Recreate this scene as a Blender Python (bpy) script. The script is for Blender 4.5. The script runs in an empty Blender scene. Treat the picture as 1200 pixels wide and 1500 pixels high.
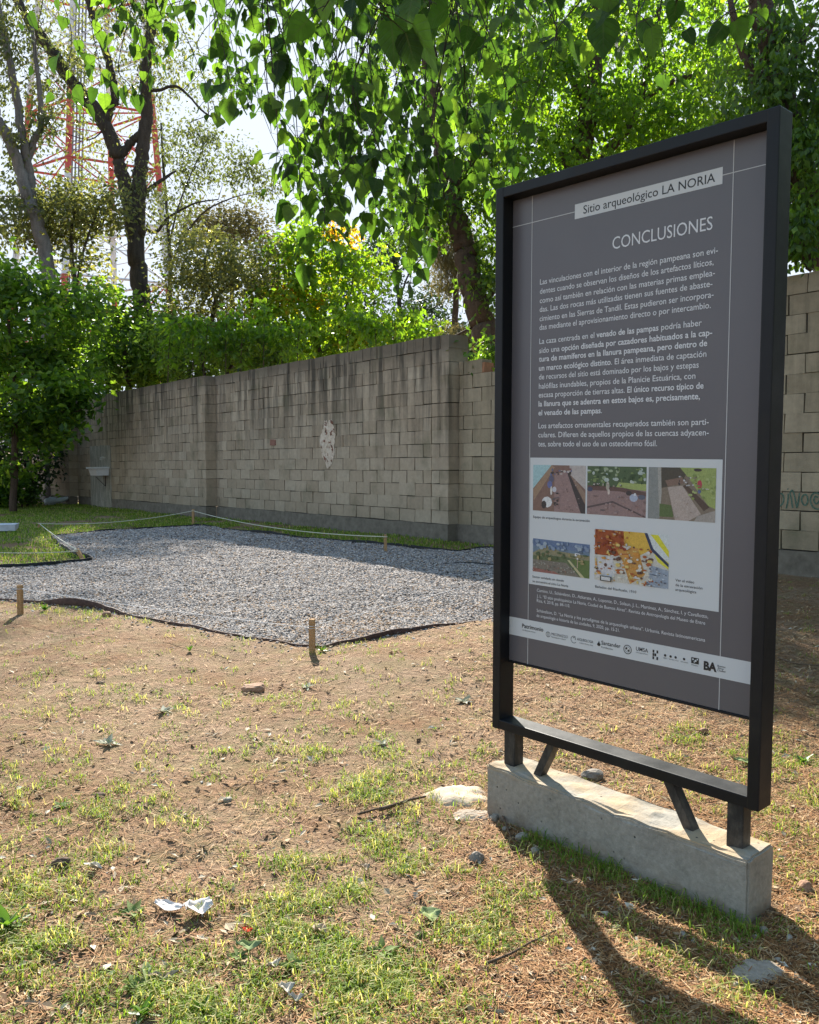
import bpy, math, random
import numpy as np
from mathutils import Vector, Matrix
rad = math.radians
rng = np.random.default_rng(7)
random.seed(7)
scene = bpy.context.scene
COL = scene.collection

# ------------------------------------------------------------------ camera, sky, sun, exposure
F_PX, PITCH, CAM_H = 1256.9, 0.0739, 1.4           # focal length in pixels of a 1200 px wide frame
cam_d = bpy.data.cameras.new('camera')
cam_d.sensor_fit = 'HORIZONTAL'; cam_d.sensor_width = 36.0; cam_d.lens = 36.0 * F_PX / 1200
cam_d.clip_start = 0.05; cam_d.clip_end = 6000
cam = bpy.data.objects.new('camera', cam_d); COL.objects.link(cam)
cam.location = (0, 0, CAM_H); cam.rotation_euler = (math.pi / 2 - PITCH, 0, 0)
scene.camera = cam

SUN_EL, SUN_AZ = rad(29.0), rad(-10.3)             # azimuth from +Y towards +X
S = Vector((math.sin(SUN_AZ) * math.cos(SUN_EL), math.cos(SUN_AZ) * math.cos(SUN_EL), math.sin(SUN_EL)))
world = bpy.data.worlds.new('World'); scene.world = world; world.use_nodes = True
wn = world.node_tree; wn.nodes.clear()
sky = wn.nodes.new('ShaderNodeTexSky'); sky.sky_type = 'NISHITA'; sky.sun_disc = False
sky.sun_elevation = SUN_EL; sky.sun_rotation = SUN_AZ; sky.air_density = 1.0; sky.dust_density = 0.2; sky.ozone_density = 1.0
bg = wn.nodes.new('ShaderNodeBackground'); bg.inputs[1].default_value = 0.15
wo = wn.nodes.new('ShaderNodeOutputWorld')
sky_cap = wn.nodes.new('ShaderNodeMix'); sky_cap.data_type = 'RGBA'; sky_cap.blend_type = 'DARKEN'; sky_cap.inputs[0].default_value = 1.0
sky_cap.inputs[7].default_value = (1.84, 2.04, 2.34, 1)    # sky colour capped to dim its glare: no part is brighter than this
wn.links.new(sky.outputs[0], sky_cap.inputs[6]); wn.links.new(sky_cap.outputs[2], bg.inputs[0]); wn.links.new(bg.outputs[0], wo.inputs[0])
sun_d = bpy.data.lights.new('sun', 'SUN'); sun_d.energy = 4.6; sun_d.angle = rad(0.55); sun_d.color = (1.0, 0.94, 0.84)
sun = bpy.data.objects.new('sun', sun_d); COL.objects.link(sun)
sun.rotation_euler = S.to_track_quat('Z', 'Y').to_euler(); sun.location = (0, 0, 30)
scene.view_settings.view_transform = 'Standard'; scene.view_settings.look = 'None'
scene.view_settings.exposure = 1.78; scene.view_settings.gamma = 1.0
scene.render.engine = 'CYCLES'
scene.cycles.max_bounces = 8; scene.cycles.transparent_max_bounces = 8; scene.cycles.caustics_reflective = False
scene.cycles.caustics_refractive = False

# ------------------------------------------------------------------ where things stand (a spot of the photo -> a point of the place)
cP, sP = math.cos(PITCH), math.sin(PITCH)
FW, RT, UP = np.array([0, cP, -sP]), np.array([1.0, 0, 0]), np.array([0, sP, cP])
EYE = np.array([0, 0, CAM_H])
def ray(x, y): return FW + RT * (x - 600) / F_PX + UP * (750 - y) / F_PX
def at(x, y, Y):
    d = ray(x, y); return EYE + d * (Y / d[1])
CB = np.array([0.588, 12.903, 0.0]); D2 = np.array([-0.627, 0.779, 0]); D2 = D2 / np.linalg.norm(D2)
NW = np.array([D2[1], -D2[0], 0.0])                # wall normal, away from the camera
SLOPE = -0.0164
def sstep(t, a, b):
    t = np.clip((t - a) / (b - a), 0, 1); return t * t * (3 - 2 * t)
def hash2(ix, iy, seed):
    h = (ix.astype(np.int64) * 374761393 + iy.astype(np.int64) * 668265263 + seed * 1442695041) & 0x7fffffff
    h = ((h ^ (h >> 13)) * 1274126177) & 0x7fffffff
    return ((h ^ (h >> 16)) & 0xffff) / 65535.0
def vnoise(x, y, seed=0):
    x = np.asarray(x, float); y = np.asarray(y, float)
    ix, iy = np.floor(x), np.floor(y); fx, fy = x - ix, y - iy
    fx = fx * fx * (3 - 2 * fx); fy = fy * fy * (3 - 2 * fy)
    a, b = hash2(ix, iy, seed), hash2(ix + 1, iy, seed)
    c, d = hash2(ix, iy + 1, seed), hash2(ix + 1, iy + 1, seed)
    return (a * (1 - fx) + b * fx) * (1 - fy) + (c * (1 - fx) + d * fx) * fy
def fbm(x, y, seed=0, oct=4):
    s, a, t = 0, 1, 0
    for i in range(oct):
        s = s + a * vnoise(x * 2 ** i, y * 2 ** i, seed + i * 17); t += a; a *= .5
    return s / t
def gz_base(x, y):
    x = np.asarray(x, float); y = np.asarray(y, float)
    s = (x - CB[0]) * D2[0] + (y - CB[1]) * D2[1]
    return SLOPE * np.clip(s, -14, 20) * sstep(y, 5, 10)
def g(x, y, dz=0.0):
    d = ray(x, y); z = 0.0
    for _ in range(12):
        P = EYE + d * ((z - CAM_H) / d[2]); z = float(gz_base(P[0], P[1])) + dz
    return EYE + d * ((z - CAM_H) / d[2])
def topx(P):
    d = P - EYE; z = d @ FW
    return 600 + F_PX * (d @ RT) / z, 750 - F_PX * (d @ UP) / z

# ------------------------------------------------------------------ mesh and object helpers
class MB:
    """Collects vertices and faces of one mesh; faces are triangles or quads, each with a number 'rnd'."""
    def __init__(self): self.v, self.f, self.r, self.n = [], [], [], 0
    def add(self, V, Fc, r=None):
        V = np.asarray(V, float).reshape(-1, 3); Fc = np.asarray(Fc, int)
        self.v.append(V); self.f.append(Fc + self.n)
        self.r.append(np.full(len(Fc), rng.random()) if r is None else np.broadcast_to(np.asarray(r, float), (len(Fc),)))
        self.n += len(V); return self
    def box(self, c, size, M=None, r=None, jit=0.0):
        x, y, z = np.array(size) / 2
        V = np.array([[-x, -y, -z], [x, -y, -z], [x, y, -z], [-x, y, -z], [-x, -y, z], [x, -y, z], [x, y, z], [-x, y, z]])
        if jit: V = V + rng.normal(0, jit, V.shape)
        if M is not None: V = V @ np.asarray(M).T
        return self.add(V + np.array(c), [[0, 3, 2, 1], [4, 5, 6, 7], [0, 1, 5, 4], [1, 2, 6, 5], [2, 3, 7, 6], [3, 0, 4, 7]], r)
    def tube(self, pts, rr, sides=8, cap=True, r=None):
        pts = np.asarray(pts, float); n = len(pts); rr = np.broadcast_to(np.asarray(rr, float), (n,))
        T = np.gradient(pts, axis=0); T /= np.linalg.norm(T, axis=1)[:, None] + 1e-9
        a = np.array([0, 0, 1.0]) if abs(T[0][2]) < .9 else np.array([1.0, 0, 0])
        u = np.cross(T[0], a); u /= np.linalg.norm(u); V = []
        ang = np.arange(sides) * 2 * math.pi / sides
        for i in range(n):
            u = u - T[i] * (u @ T[i]); u /= np.linalg.norm(u) + 1e-9; w = np.cross(T[i], u)
            V.append(pts[i] + rr[i] * (np.cos(ang)[:, None] * u + np.sin(ang)[:, None] * w))
        V = np.concatenate(V); Fc = []
        for i in range(n - 1):
            for k in range(sides):
                k2 = (k + 1) % sides
                Fc.append([i * sides + k, i * sides + k2, (i + 1) * sides + k2, (i + 1) * sides + k])
        self.add(V, Fc, r)
        if cap:
            c = len(V); m = np.array([pts[0], pts[-1]]); b = self.n
            self.v.append(m); self.n += 2; base = b - len(V)
            t = [[base + (k + 1) % sides, base + k, b] for k in range(sides)]
            e = base + (n - 1) * sides
            t += [[e + k, e + (k + 1) % sides, b + 1] for k in range(sides)]
            self.f.append(np.array(t)); self.r.append(np.full(len(t), 0.5))
        return self
    def build(self, name, mat, parent=None, smooth=False, uv=None):
        V = np.concatenate(self.v); org = np.array(parent.location) if parent is not None and parent.get('_w') else np.zeros(3)
        V = V - org
        me = bpy.data.meshes.new(name); me.vertices.add(len(V)); me.vertices.foreach_set('co', V.astype(np.float32).ravel())
        idx = np.concatenate([f.ravel() for f in self.f]); cnt = np.concatenate([np.full(len(f), f.shape[1]) for f in self.f])
        me.loops.add(len(idx)); me.loops.foreach_set('vertex_index', idx.astype(np.int32))
        me.polygons.add(len(cnt)); me.polygons.foreach_set('loop_start', np.concatenate([[0], np.cumsum(cnt)[:-1]]).astype(np.int32))
        me.update(calc_edges=True); me.validate()
        R = np.concatenate(self.r).astype(np.float32)
        if len(me.polygons) == len(R):
            at_ = me.attributes.new('rnd', 'FLOAT', 'FACE'); at_.data.foreach_set('value', R)
        me.polygons.foreach_set('use_smooth', np.full(len(me.polygons), bool(smooth)))
        me.materials.append(mat)
        o = bpy.data.objects.new(name, me); COL.objects.link(o)
        if parent is not None: o.parent = parent
        return o
def tag(o, label, cat, group=None):
    o['label'] = label; o['category'] = cat
    if group: o['group'] = group
    return o
def thing(name, label, cat, loc=(0, 0, 0), rz=0.0, group=None, local=False):
    o = bpy.data.objects.new(name, None); COL.objects.link(o); o.location = loc; o.rotation_euler = (0, 0, rz)
    o.empty_display_size = .1
    if not local: o['_w'] = 1                       # its parts are written in world coordinates
    return tag(o, label, cat, group)
def solo(name, mb, mat, label, cat, group=None, smooth=False):
    """A thing that is one mesh; its origin goes to its base."""
    V = np.concatenate(mb.v); c = np.array([V[:, 0].mean(), V[:, 1].mean(), V[:, 2].min()])
    mb.v = [v - c for v in mb.v]; o = mb.build(name, mat, None, smooth); o.location = c
    return tag(o, label, cat, group)
def struct(name, mb, mat, kind='structure', smooth=False):
    o = mb.build(name, mat, None, smooth); o['kind'] = kind; return o
def smoothline(pts, k=6):
    P = np.asarray(pts, float); Q = np.vstack([2 * P[0] - P[1], P, 2 * P[-1] - P[-2]]); out = []
    for i in range(1, len(Q) - 2):
        for t in np.arange(k) / k:
            a, b, c, d = Q[i - 1], Q[i], Q[i + 1], Q[i + 2]
            out.append(.5 * ((2 * b) + (c - a) * t + (2 * a - 5 * b + 4 * c - d) * t * t + (3 * b - a - 3 * c + d) * t ** 3))
    out.append(P[-1]); return np.array(out)
ICO_V = None
def stone(mb, c, size, M=None, rough=.18, sub=2, r=None, clip=.92):
    global ICO_V
    import bmesh
    if ICO_V is None:
        ICO_V = {}
    if sub not in ICO_V:
        bm = bmesh.new(); bmesh.ops.create_icosphere(bm, subdivisions=sub, radius=1)
        ICO_V[sub] = (np.array([v.co[:] for v in bm.verts]), np.array([[v.index for v in f.verts] for f in bm.faces])); bm.free()
    V, Fc = ICO_V[sub]; V = V.copy(); ph = rng.random(3) * 9
    d = np.sin(V[:, 0] * 2.3 + ph[0]) + np.sin(V[:, 1] * 2.9 + ph[1]) + np.sin(V[:, 2] * 3.1 + ph[2]) + .5 * np.sin(V @ np.array([5., 6., 4.]) + ph[0])
    V = np.clip(V, -clip, clip) * (1 + rough * d[:, None] / 2 + rng.normal(0, rough * .2, (len(V), 1)))
    V = V * np.array(size) / 2
    if M is not None: V = V @ np.asarray(M).T
    mb.add(V + np.array(c), Fc, r)
def rotz(a): return np.array([[math.cos(a), -math.sin(a), 0], [math.sin(a), math.cos(a), 0], [0, 0, 1]])
def rotx(a): return np.array([[1, 0, 0], [0, math.cos(a), -math.sin(a)], [0, math.sin(a), math.cos(a)]])
def roty(a): return np.array([[math.cos(a), 0, math.sin(a)], [0, 1, 0], [-math.sin(a), 0, math.cos(a)]])

# ------------------------------------------------------------------ materials
class NT:
    def __init__(self, name):
        self.m = bpy.data.materials.new(name); self.m.use_nodes = True
        self.t = self.m.node_tree; self.t.nodes.clear()
        self.out = self.n('ShaderNodeOutputMaterial')
    def n(self, k, **kw):
        nd = self.t.nodes.new(k)
        for a, b in kw.items():
            if a.startswith('i_'): nd.inputs[a[2:].replace('_', ' ')].default_value = b
            else: setattr(nd, a, b)
        return nd
    def l(self, a, b): self.t.links.new(a, b)
    def pos(self, scale=None):
        g_ = self.n('ShaderNodeNewGeometry')
        if scale is None: return g_.outputs['Position']
        v = self.n('ShaderNodeVectorMath', operation='MULTIPLY'); self.l(g_.outputs['Position'], v.inputs[0]); v.inputs[1].default_value = scale
        return v.outputs[0]
    def noise(self, scale, detail=4, rough=.55, vec=None):
        nd = self.n('ShaderNodeTexNoise'); nd.inputs['Scale'].default_value = scale; nd.inputs['Detail'].default_value = detail
        nd.inputs['Roughness'].default_value = rough
        self.l(vec if vec is not None else self.pos(), nd.inputs['Vector']); return nd.outputs['Fac']
    def ramp(self, fac, stops, interp='LINEAR'):
        nd = self.n('ShaderNodeValToRGB'); cr = nd.color_ramp; cr.interpolation = interp
        while len(cr.elements) > 1: cr.elements.remove(cr.elements[-1])
        for i, (p, c) in enumerate(stops):
            e = cr.elements[0] if i == 0 else cr.elements.new(p)
            e.position = p; e.color = (*c, 1) if len(c) == 3 else c
        self.l(fac, nd.inputs[0]); return nd.outputs[0]
    def mix(self, fac, a, b, mode='MIX'):
        nd = self.n('ShaderNodeMix', data_type='RGBA', blend_type=mode)
        for s, v in ((nd.inputs[0], fac), (nd.inputs[6], a), (nd.inputs[7], b)):
            if hasattr(v, 'is_output'): self.l(v, s)
            elif isinstance(v, (int, float)): s.default_value = v
            else: s.default_value = (*v, 1)
        return nd.outputs[2]
    def math(self, op, a, b=0.0, clamp=False):
        nd = self.n('ShaderNodeMath', operation=op, use_clamp=clamp)
        for s, v in ((nd.inputs[0], a), (nd.inputs[1], b)):
            if hasattr(v, 'is_output'): self.l(v, s)
            else: s.default_value = v
        return nd.outputs[0]
    def attr(self, name='rnd'):
        nd = self.n('ShaderNodeAttribute', attribute_name=name); return nd.outputs['Fac']
    def bump(self, h, strength=.4, dist=.01):
        nd = self.n('ShaderNodeBump'); nd.inputs['Strength'].default_value = strength; nd.inputs['Distance'].default_value = dist
        self.l(h, nd.inputs['Height']); return nd.outputs[0]
    def pbr(self, col, rough=.8, spec=.3, bump=None, metal=0.0):
        p = self.n('ShaderNodeBsdfPrincipled')
        for s, v in ((p.inputs['Base Color'], col), (p.inputs['Roughness'], rough)):
            if hasattr(v, 'is_output'): self.l(v, s)
            elif isinstance(v, (int, float)): s.default_value = v
            else: s.default_value = (*v, 1)
        p.inputs['Specular IOR Level'].default_value = spec; p.inputs['Metallic'].default_value = metal
        if bump is not None: self.l(bump, p.inputs['Normal'])
        self.l(p.outputs[0], self.out.inputs[0]); self.p = p; return self
def mat_flat(name, col, rough=.7, spec=.3): return NT(name).pbr(col, rough, spec).m
def mat_rough(name, c0, c1, scale=20, rough=.85, bs=.4, bd=.01, spec=.25):
    t = NT(name); f = t.noise(scale, 6, .65); f2 = t.noise(scale * .23, 3)
    k = t.mix(t.math('MULTIPLY', f2, .5), t.ramp(f, [(.25, c0), (.75, c1)]), c0)
    return t.pbr(k, rough, spec, t.bump(f, bs, bd)).m
def mat_leaf(name, stops, trans, tfac=.45, rough=.45, spec=.4):
    """Leaf: colour by leaf and by clump, glossy face, light shining through."""
    t = NT(name); k = t.ramp(t.attr(), stops)
    p = t.n('ShaderNodeBsdfPrincipled'); t.l(k, p.inputs['Base Color']); p.inputs['Roughness'].default_value = rough
    p.inputs['Specular IOR Level'].default_value = spec
    tr = t.n('ShaderNodeBsdfTranslucent'); t.l(t.mix(1.0, k, trans, 'MULTIPLY'), tr.inputs['Color'])
    mx = t.n('ShaderNodeMixShader'); mx.inputs[0].default_value = tfac
    t.l(p.outputs[0], mx.inputs[1]); t.l(tr.outputs[0], mx.inputs[2]); t.l(mx.outputs[0], t.out.inputs[0]); return t.m
def mat_bark(name, c0, c1, sc=6):
    t = NT(name); f = t.noise(sc, 6, .7, t.pos((1.6, 1.6, .35))); f2 = t.noise(sc * 7, 4)
    return t.pbr(t.mix(.35, t.ramp(f, [(.3, c0), (.72, c1)]), t.ramp(f2, [(.3, c0), (.7, c1)])), .9, .2, t.bump(t.math('ADD', f, t.math('MULTIPLY', f2, .4)), .9, .05)).m
def mat_vary(name, stops, rough=.85, spec=.2, scale=40):
    """Colour piece by piece, with a little grain."""
    t = NT(name); k = t.ramp(t.attr(), stops); f = t.noise(scale, 3)
    return t.pbr(t.mix(1.0, k, t.ramp(f, [(.3, (.75, .75, .75)), (.7, (1.12, 1.12, 1.12))]), 'MULTIPLY'), rough, spec).m

# ------------------------------------------------------------------ ground
def inpoly(x, y, poly):
    x = np.asarray(x); y = np.asarray(y); ins = np.zeros(x.shape, bool); n = len(poly)
    for i in range(n):
        x0, y0 = poly[i]; x1, y1 = poly[(i + 1) % n]
        c = ((y0 > y) != (y1 > y)); xi = (x1 - x0) * (y - y0) / (y1 - y0 + 1e-12) + x0
        ins ^= c & (x < xi)
    return ins
FRONT_PX = [(-130, 868), (-60, 873), (0, 880), (50, 886), (100, 890), (150, 893), (200, 905), (260, 917), (330, 931), (400, 941), (445, 948), (478, 951),
            (520, 943), (570, 932), (640, 919), (700, 911), (730, 905), (790, 898)]
BACK_PX = [(790, 852), (780, 812), (730, 804), (692, 804), (662, 808), (600, 802), (560, 798), (490, 792), (420, 786), (350, 778), (300, 771), (262, 772), (200, 775), (150, 778), (100, 784), (76, 787)]
NOTCH_PX = [(76, 787), (90, 800), (112, 815), (136, 821), (100, 825), (60, 829), (0, 832), (-60, 834), (-130, 836)]
front = smoothline([g(*p)[:2] for p in FRONT_PX], 4); back = smoothline([g(*p)[:2] for p in BACK_PX], 3); notch = smoothline([g(*p)[:2] for p in NOTCH_PX], 3)
GPOLY = np.vstack([front, back, notch])
def pdist(x, y):
    d = np.full(np.shape(x), 1e9)
    n = len(GPOLY)
    for i in range(n):
        a = GPOLY[i]; b = GPOLY[(i + 1) % n]; ab = b - a; L = ab @ ab + 1e-12
        t = np.clip(((x - a[0]) * ab[0] + (y - a[1]) * ab[1]) / L, 0, 1)
        d = np.minimum(d, np.hypot(x - a[0] - t * ab[0], y - a[1] - t * ab[1]))
    return d
def gz(x, y):
    x = np.asarray(x, float); y = np.asarray(y, float)
    near = 1 - sstep(np.abs(y - 7), 11, 20)
    b = (fbm(x * .9, y * .9, 3, 3) - .5) * .07 * near * sstep(y, 0.5, 4.5) + (fbm(x * 5, y * 5, 11, 4) - .5) * .030 * near
    b = b * (1 - .75 * np.exp(-(((x - .65) ** 2 + (y - 2.9) ** 2) / .5)))
    mound = .10 * np.exp(-(((x - 1.2) / 1.3) ** 2 + ((y - 6.0) / .8) ** 2)) + .05 * np.exp(-(((x + .1) / .6) ** 2 + ((y - 5.4) / .5) ** 2))
    return gz_base(x, y) + b + mound * .6
def axis_pts(fine0, fine1, step, far0, far1, k=26):
    a = np.arange(fine0, fine1 + step / 2, step)
    lo = fine0 - np.geomspace(step * 2, fine0 - far0, k)[::-1]; hi = fine1 + np.geomspace(step * 2, far1 - fine1, k)
    return np.concatenate([lo, a, hi])
xs = axis_pts(-5.5, 5.5, .03, -1500, 1500); ys = axis_pts(0.6, 9.0, .028, -1200, 3000)
X, Y = np.meshgrid(xs, ys); ins = inpoly(X, Y, GPOLY)
Z = gz(X, Y); Z = np.where(ins, gz_base(X, Y) + (fbm(X * 1.1, Y * 1.1, 44, 3) - .5) * .05 - .05, Z)
Z = np.where((np.abs(X) > 60) | (Y > 90), np.minimum(Z, 0) - .3, Z)
mb = MB(); ny, nx = X.shape; ii = (np.arange(ny - 1)[:, None] * nx + np.arange(nx - 1)[None, :]).ravel()
mb.add(np.stack([X, Y, Z], -1).reshape(-1, 3), np.stack([ii, ii + 1, ii + nx + 1, ii + nx], 1), 0.5)
t = NT('dirt'); n1 = t.noise(1.1, 6, .62); n2 = t.noise(28, 6, .7); n3 = t.noise(6, 5, .65); n4 = t.noise(150, 3)
c = t.ramp(n2, [(.28, (.115, .064, .035)), (.48, (.34, .215, .130)), (.72, (.53, .375, .245))])
c = t.mix(t.ramp(n1, [(.42, (0, 0, 0)), (.62, (1, 1, 1))]), c, t.ramp(n2, [(.3, (.13, .052, .017)), (.7, (.36, .175, .072))]))
c = t.mix(t.math('MULTIPLY', t.ramp(n3, [(.44, (0, 0, 0)), (.62, (1, 1, 1))]), .50), c, (.235, .205, .080))
c = t.mix(.35, c, t.ramp(n4, [(.3, (.10, .06, .035)), (.7, (.5, .37, .25))]))
t.pbr(c, .95, .1, t.bump(t.math('ADD', n2, t.math('MULTIPLY', n4, .7)), 1.0, .036))
struct('ground', mb, t.m, smooth=True)
M_dirt = t.m

def pxcount(P):  # projected pixel positions of an array of points
    d = P - EYE; z = d @ FW
    return 600 + F_PX * (d @ RT) / z, 750 - F_PX * (d @ UP) / z
def scatter(n, ylo, yhi, power=1.6):
    """Ground points inside the view, denser close by."""
    u = rng.random(n); y = (ylo ** (1 - power) + u * (yhi ** (1 - power) - ylo ** (1 - power))) ** (1 / (1 - power))
    x = y * (rng.random(n) * 1.24 - .62); return x, y

# gravel: a bed of loose stones on a grey sheet
gx, gy = [], []
bx0, bx1, by0, by1 = GPOLY[:, 0].min(), min(GPOLY[:, 0].max(), 3), GPOLY[:, 1].min(), GPOLY[:, 1].max()
N = 520000; x = rng.uniform(max(bx0, -6.8), bx1, N); y = rng.uniform(by0, by1, N)
k = inpoly(x, y, GPOLY) & (np.abs(x / y) < .54) & (rng.random(N) < np.clip((7.2 / y) ** 1.2, 0, 1)); x, y = x[k][:175000], y[k][:175000]
xo = rng.uniform(-4.5, 1.0, 60000); yo = rng.uniform(5.2, 8.4, 60000); ko = ~inpoly(xo, yo, GPOLY) & (np.abs(xo / yo) < .54) & (yo < 8.3); xo, yo = xo[ko], yo[ko]
do = pdist(xo, yo); ko = rng.random(len(xo)) < .22 * np.exp(-do / .09); xo, yo = xo[ko], yo[ko]; n_in = len(x); x, y = np.concatenate([x, xo]), np.concatenate([y, yo])   # stones spilled over the edging
def gravel_z(x, y): return gz_base(x, y) + (fbm(x * 1.1, y * 1.1, 44, 3) - .5) * .05 + (fbm(x * 6, y * 6, 49, 2) - .5) * .02 + .005
n = len(x); sz = rng.uniform(.0065, .0145, n) * (y / 7.5) ** .55
octa = np.array([[1, 0, 0], [0, 1, 0], [-1, 0, 0], [0, -1, 0], [0, 0, 1], [0, 0, -1.]])
def lying(n, tilt):
    a = rng.uniform(0, 2 * math.pi, n); up = np.stack([rng.normal(0, tilt, n), rng.normal(0, tilt, n), np.ones(n)], 1); up /= np.linalg.norm(up, axis=1)[:, None]
    h = np.stack([np.cos(a), np.sin(a), 0 * a], 1); h -= up * (h * up).sum(1)[:, None]; h /= np.linalg.norm(h, axis=1)[:, None]
    return np.stack([h, np.cross(up, h), up], 2)
Q = lying(n, .33)
V = octa[None] * rng.uniform(.6, 1.35, (n, 6, 1)) * np.array([1.3, 1.05, .42])
V = np.einsum('nij,nkj->nki', Q, V) * sz[:, None, None] + np.stack([x, y, np.where(np.arange(n) < n_in, gravel_z(x, y), gz(x, y)) + sz * .3], 1)[:, None]
fo = np.array([[0, 1, 4], [1, 2, 4], [2, 3, 4], [3, 0, 4], [1, 0, 5], [2, 1, 5], [3, 2, 5], [0, 3, 5]])
mb = MB(); mb.add(V.reshape(-1, 3), (fo[None] + np.arange(n)[:, None, None] * 6).reshape(-1, 3), np.repeat(np.where((rng.random(n) < .10 + .30 * sstep(-y, -8.2, -6.2) * (fbm(x * 1.5, y * 1.5, 91, 3) > .48)), rng.uniform(.86, 1, n), rng.random(n) * .86), 8))
M_gravel = mat_vary('gravel_stone', [(0, (.10, .09, .088)), (.25, (.24, .215, .20)), (.55, (.37, .325, .29)), (.83, (.54, .475, .42)), (.88, (.38, .26, .16)), (1, (.30, .175, .09))], .9, .2)
struct('gravel', mb, M_gravel, 'stuff')
mb = MB(); xs2 = np.arange(-8, 2.6, .12); ys2 = np.arange(5, 16.4, .12); X2, Y2 = np.meshgrid(xs2, ys2); ny, nx = X2.shape
ii = (np.arange(ny - 1)[:, None] * nx + np.arange(nx - 1)[None, :]).ravel(); cxy = (X2.ravel()[ii] + .06, Y2.ravel()[ii] + .06)
ii = ii[inpoly(cxy[0], cxy[1], GPOLY)]
mb.add(np.stack([X2, Y2, gravel_z(X2, Y2) - .012], -1).reshape(-1, 3), np.stack([ii, ii + 1, ii + nx + 1, ii + nx], 1), .5)
struct('gravel_bed', mb, mat_rough('gravel_fines', (.07, .07, .075), (.24, .23, .22), 60, .95), smooth=True)

# edging: a strip of dark fabric standing round the bed
def ribbon(line, hfun, name, label, mat, sub=0):
    P = np.asarray(line); L = np.concatenate([[0], np.cumsum(np.linalg.norm(np.diff(P, axis=0), axis=1))])
    T = np.gradient(P, axis=0); T /= np.linalg.norm(T, axis=1)[:, None]; Nn = np.stack([-T[:, 1], T[:, 0]], 1)
    h = hfun(L, P); z0 = gz(P[:, 0], P[:, 1]) - .05; lean = (vnoise(L * 3, L * 0, 5) - .5) * .03
    rows = []
    for off, tt in ((-.004, 0), (-.004, .5), (-.004, 1), (.004, 1), (.004, .5), (.004, 0)):
        xy = P + Nn * (off + lean * tt + np.sin(L * 9) * .005 * tt)[:, None]; rows.append(np.stack([xy[:, 0], xy[:, 1], z0 + (.05 + h) * tt], 1))
    V = np.concatenate(rows); m = len(P); Fc = []
    for r in range(5):
        for i in range(m - 1): Fc.append([r * m + i, r * m + i + 1, (r + 1) * m + i + 1, (r + 1) * m + i])
    b = MB(); b.add(V, Fc, .5); return solo(name, b, mat, label, 'edging', 'fabric edging strips round the gravel', True)
M_fab = mat_rough('brown_fabric', (.045, .025, .018), (.15, .080, .055), 30, .8, .5, .006)
M_fabk = mat_rough('black_fabric', (.008, .008, .008), (.03, .028, .026), 30, .7, .5, .006)
def h_front(L, P):
    px, py = pxcount(np.stack([P[:, 0], P[:, 1], gz_base(P[:, 0], P[:, 1])], 1))
    return .002 + .018 * vnoise(L * 2.2, L * 0, 9) + .06 * np.exp(-((px - 110) / 55) ** 2) + .03 * np.exp(-((px - 560) / 60) ** 2)
ribbon(smoothline(front, 3), h_front, 'edging_strip', 'wrinkled brown fabric edging along the front of the gravel bed', M_fab)
ribbon(smoothline(back[4:], 3), lambda L, P: .02 + .02 * vnoise(L * 2, L * 0, 4), 'edging_strip', 'thin black edging between the gravel and the wall', M_fabk)
ribbon(smoothline(notch, 3), lambda L, P: .03 + .03 * vnoise(L * 2, L * 0, 6), 'edging_strip', 'dark edging round the grassy tongue at the gravel\'s left', M_fabk)
seam = smoothline([g(*p)[:2] for p in [(596, 822), (630, 826), (680, 826), (730, 829), (785, 833)]], 6)
ribbon(seam, lambda L, P: .012 + .012 * vnoise(L * 3, L * 0, 3), 'edging_strip', 'thin black seam crossing the shaded gravel under the wall', M_fabk)

# ---------------------------------------------------------------- grass, litter, crumbs (nobody could count them)
PATCH = [(330, 1240, 190, 90, 1.0), (520, 1290, 220, 110, 1.1), (480, 1180, 200, 55, .8), (640, 1260, 120, 80, .9), (860, 1310, 170, 80, 1.1), (1000, 1390, 120, 50, .8),
         (400, 1110, 150, 40, .6), (120, 900, 140, 14, 1.2), (30, 1350, 60, 60, .45), (560, 1420, 130, 60, .8), (260, 1480, 100, 40, .35), (720, 1340, 90, 90, .6), (190, 1330, 60, 30, .45),
         (440, 1030, 110, 25, .35), (120, 1010, 160, 40, .3), (1010, 1085, 40, 16, .7), (1150, 1120, 60, 25, .6), (1170, 1200, 60, 40, .5), (560, 960, 70, 12, .45), (380, 1400, 80, 50, .6), (760, 1440, 60, 40, .4)]
def green(px, py, x, y):
    w = np.zeros_like(px)
    for a, b, ra, rb, k in PATCH: w = np.maximum(w, k * np.exp(-(((px - a) / ra) ** 2 + ((py - b) / rb) ** 2)))
    nz = fbm(x * 2.3, y * 2.3, 61, 4)
    fine = fbm(x * 11, y * 11, 71, 2)
    return np.clip(np.clip(w, 0, 1) * 1.2 * sstep(nz + .08 * w, .38, .64) * sstep(fine, .30, .62) + .12 * sstep(fine, .48, .64), 0, 1)
BLK0, BLK1 = np.array([.3186, 3.2492]), -.8308
def offblock(x, y):
    dx, dy = x - BLK0[0], y - BLK0[1]; c_, s_ = math.cos(BLK1), math.sin(BLK1)
    u, w = dx * c_ + dy * s_, -dx * s_ + dy * c_
    return ~((u > -.02) & (u < 1.08) & (w > -.055) & (w < .14))
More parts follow.
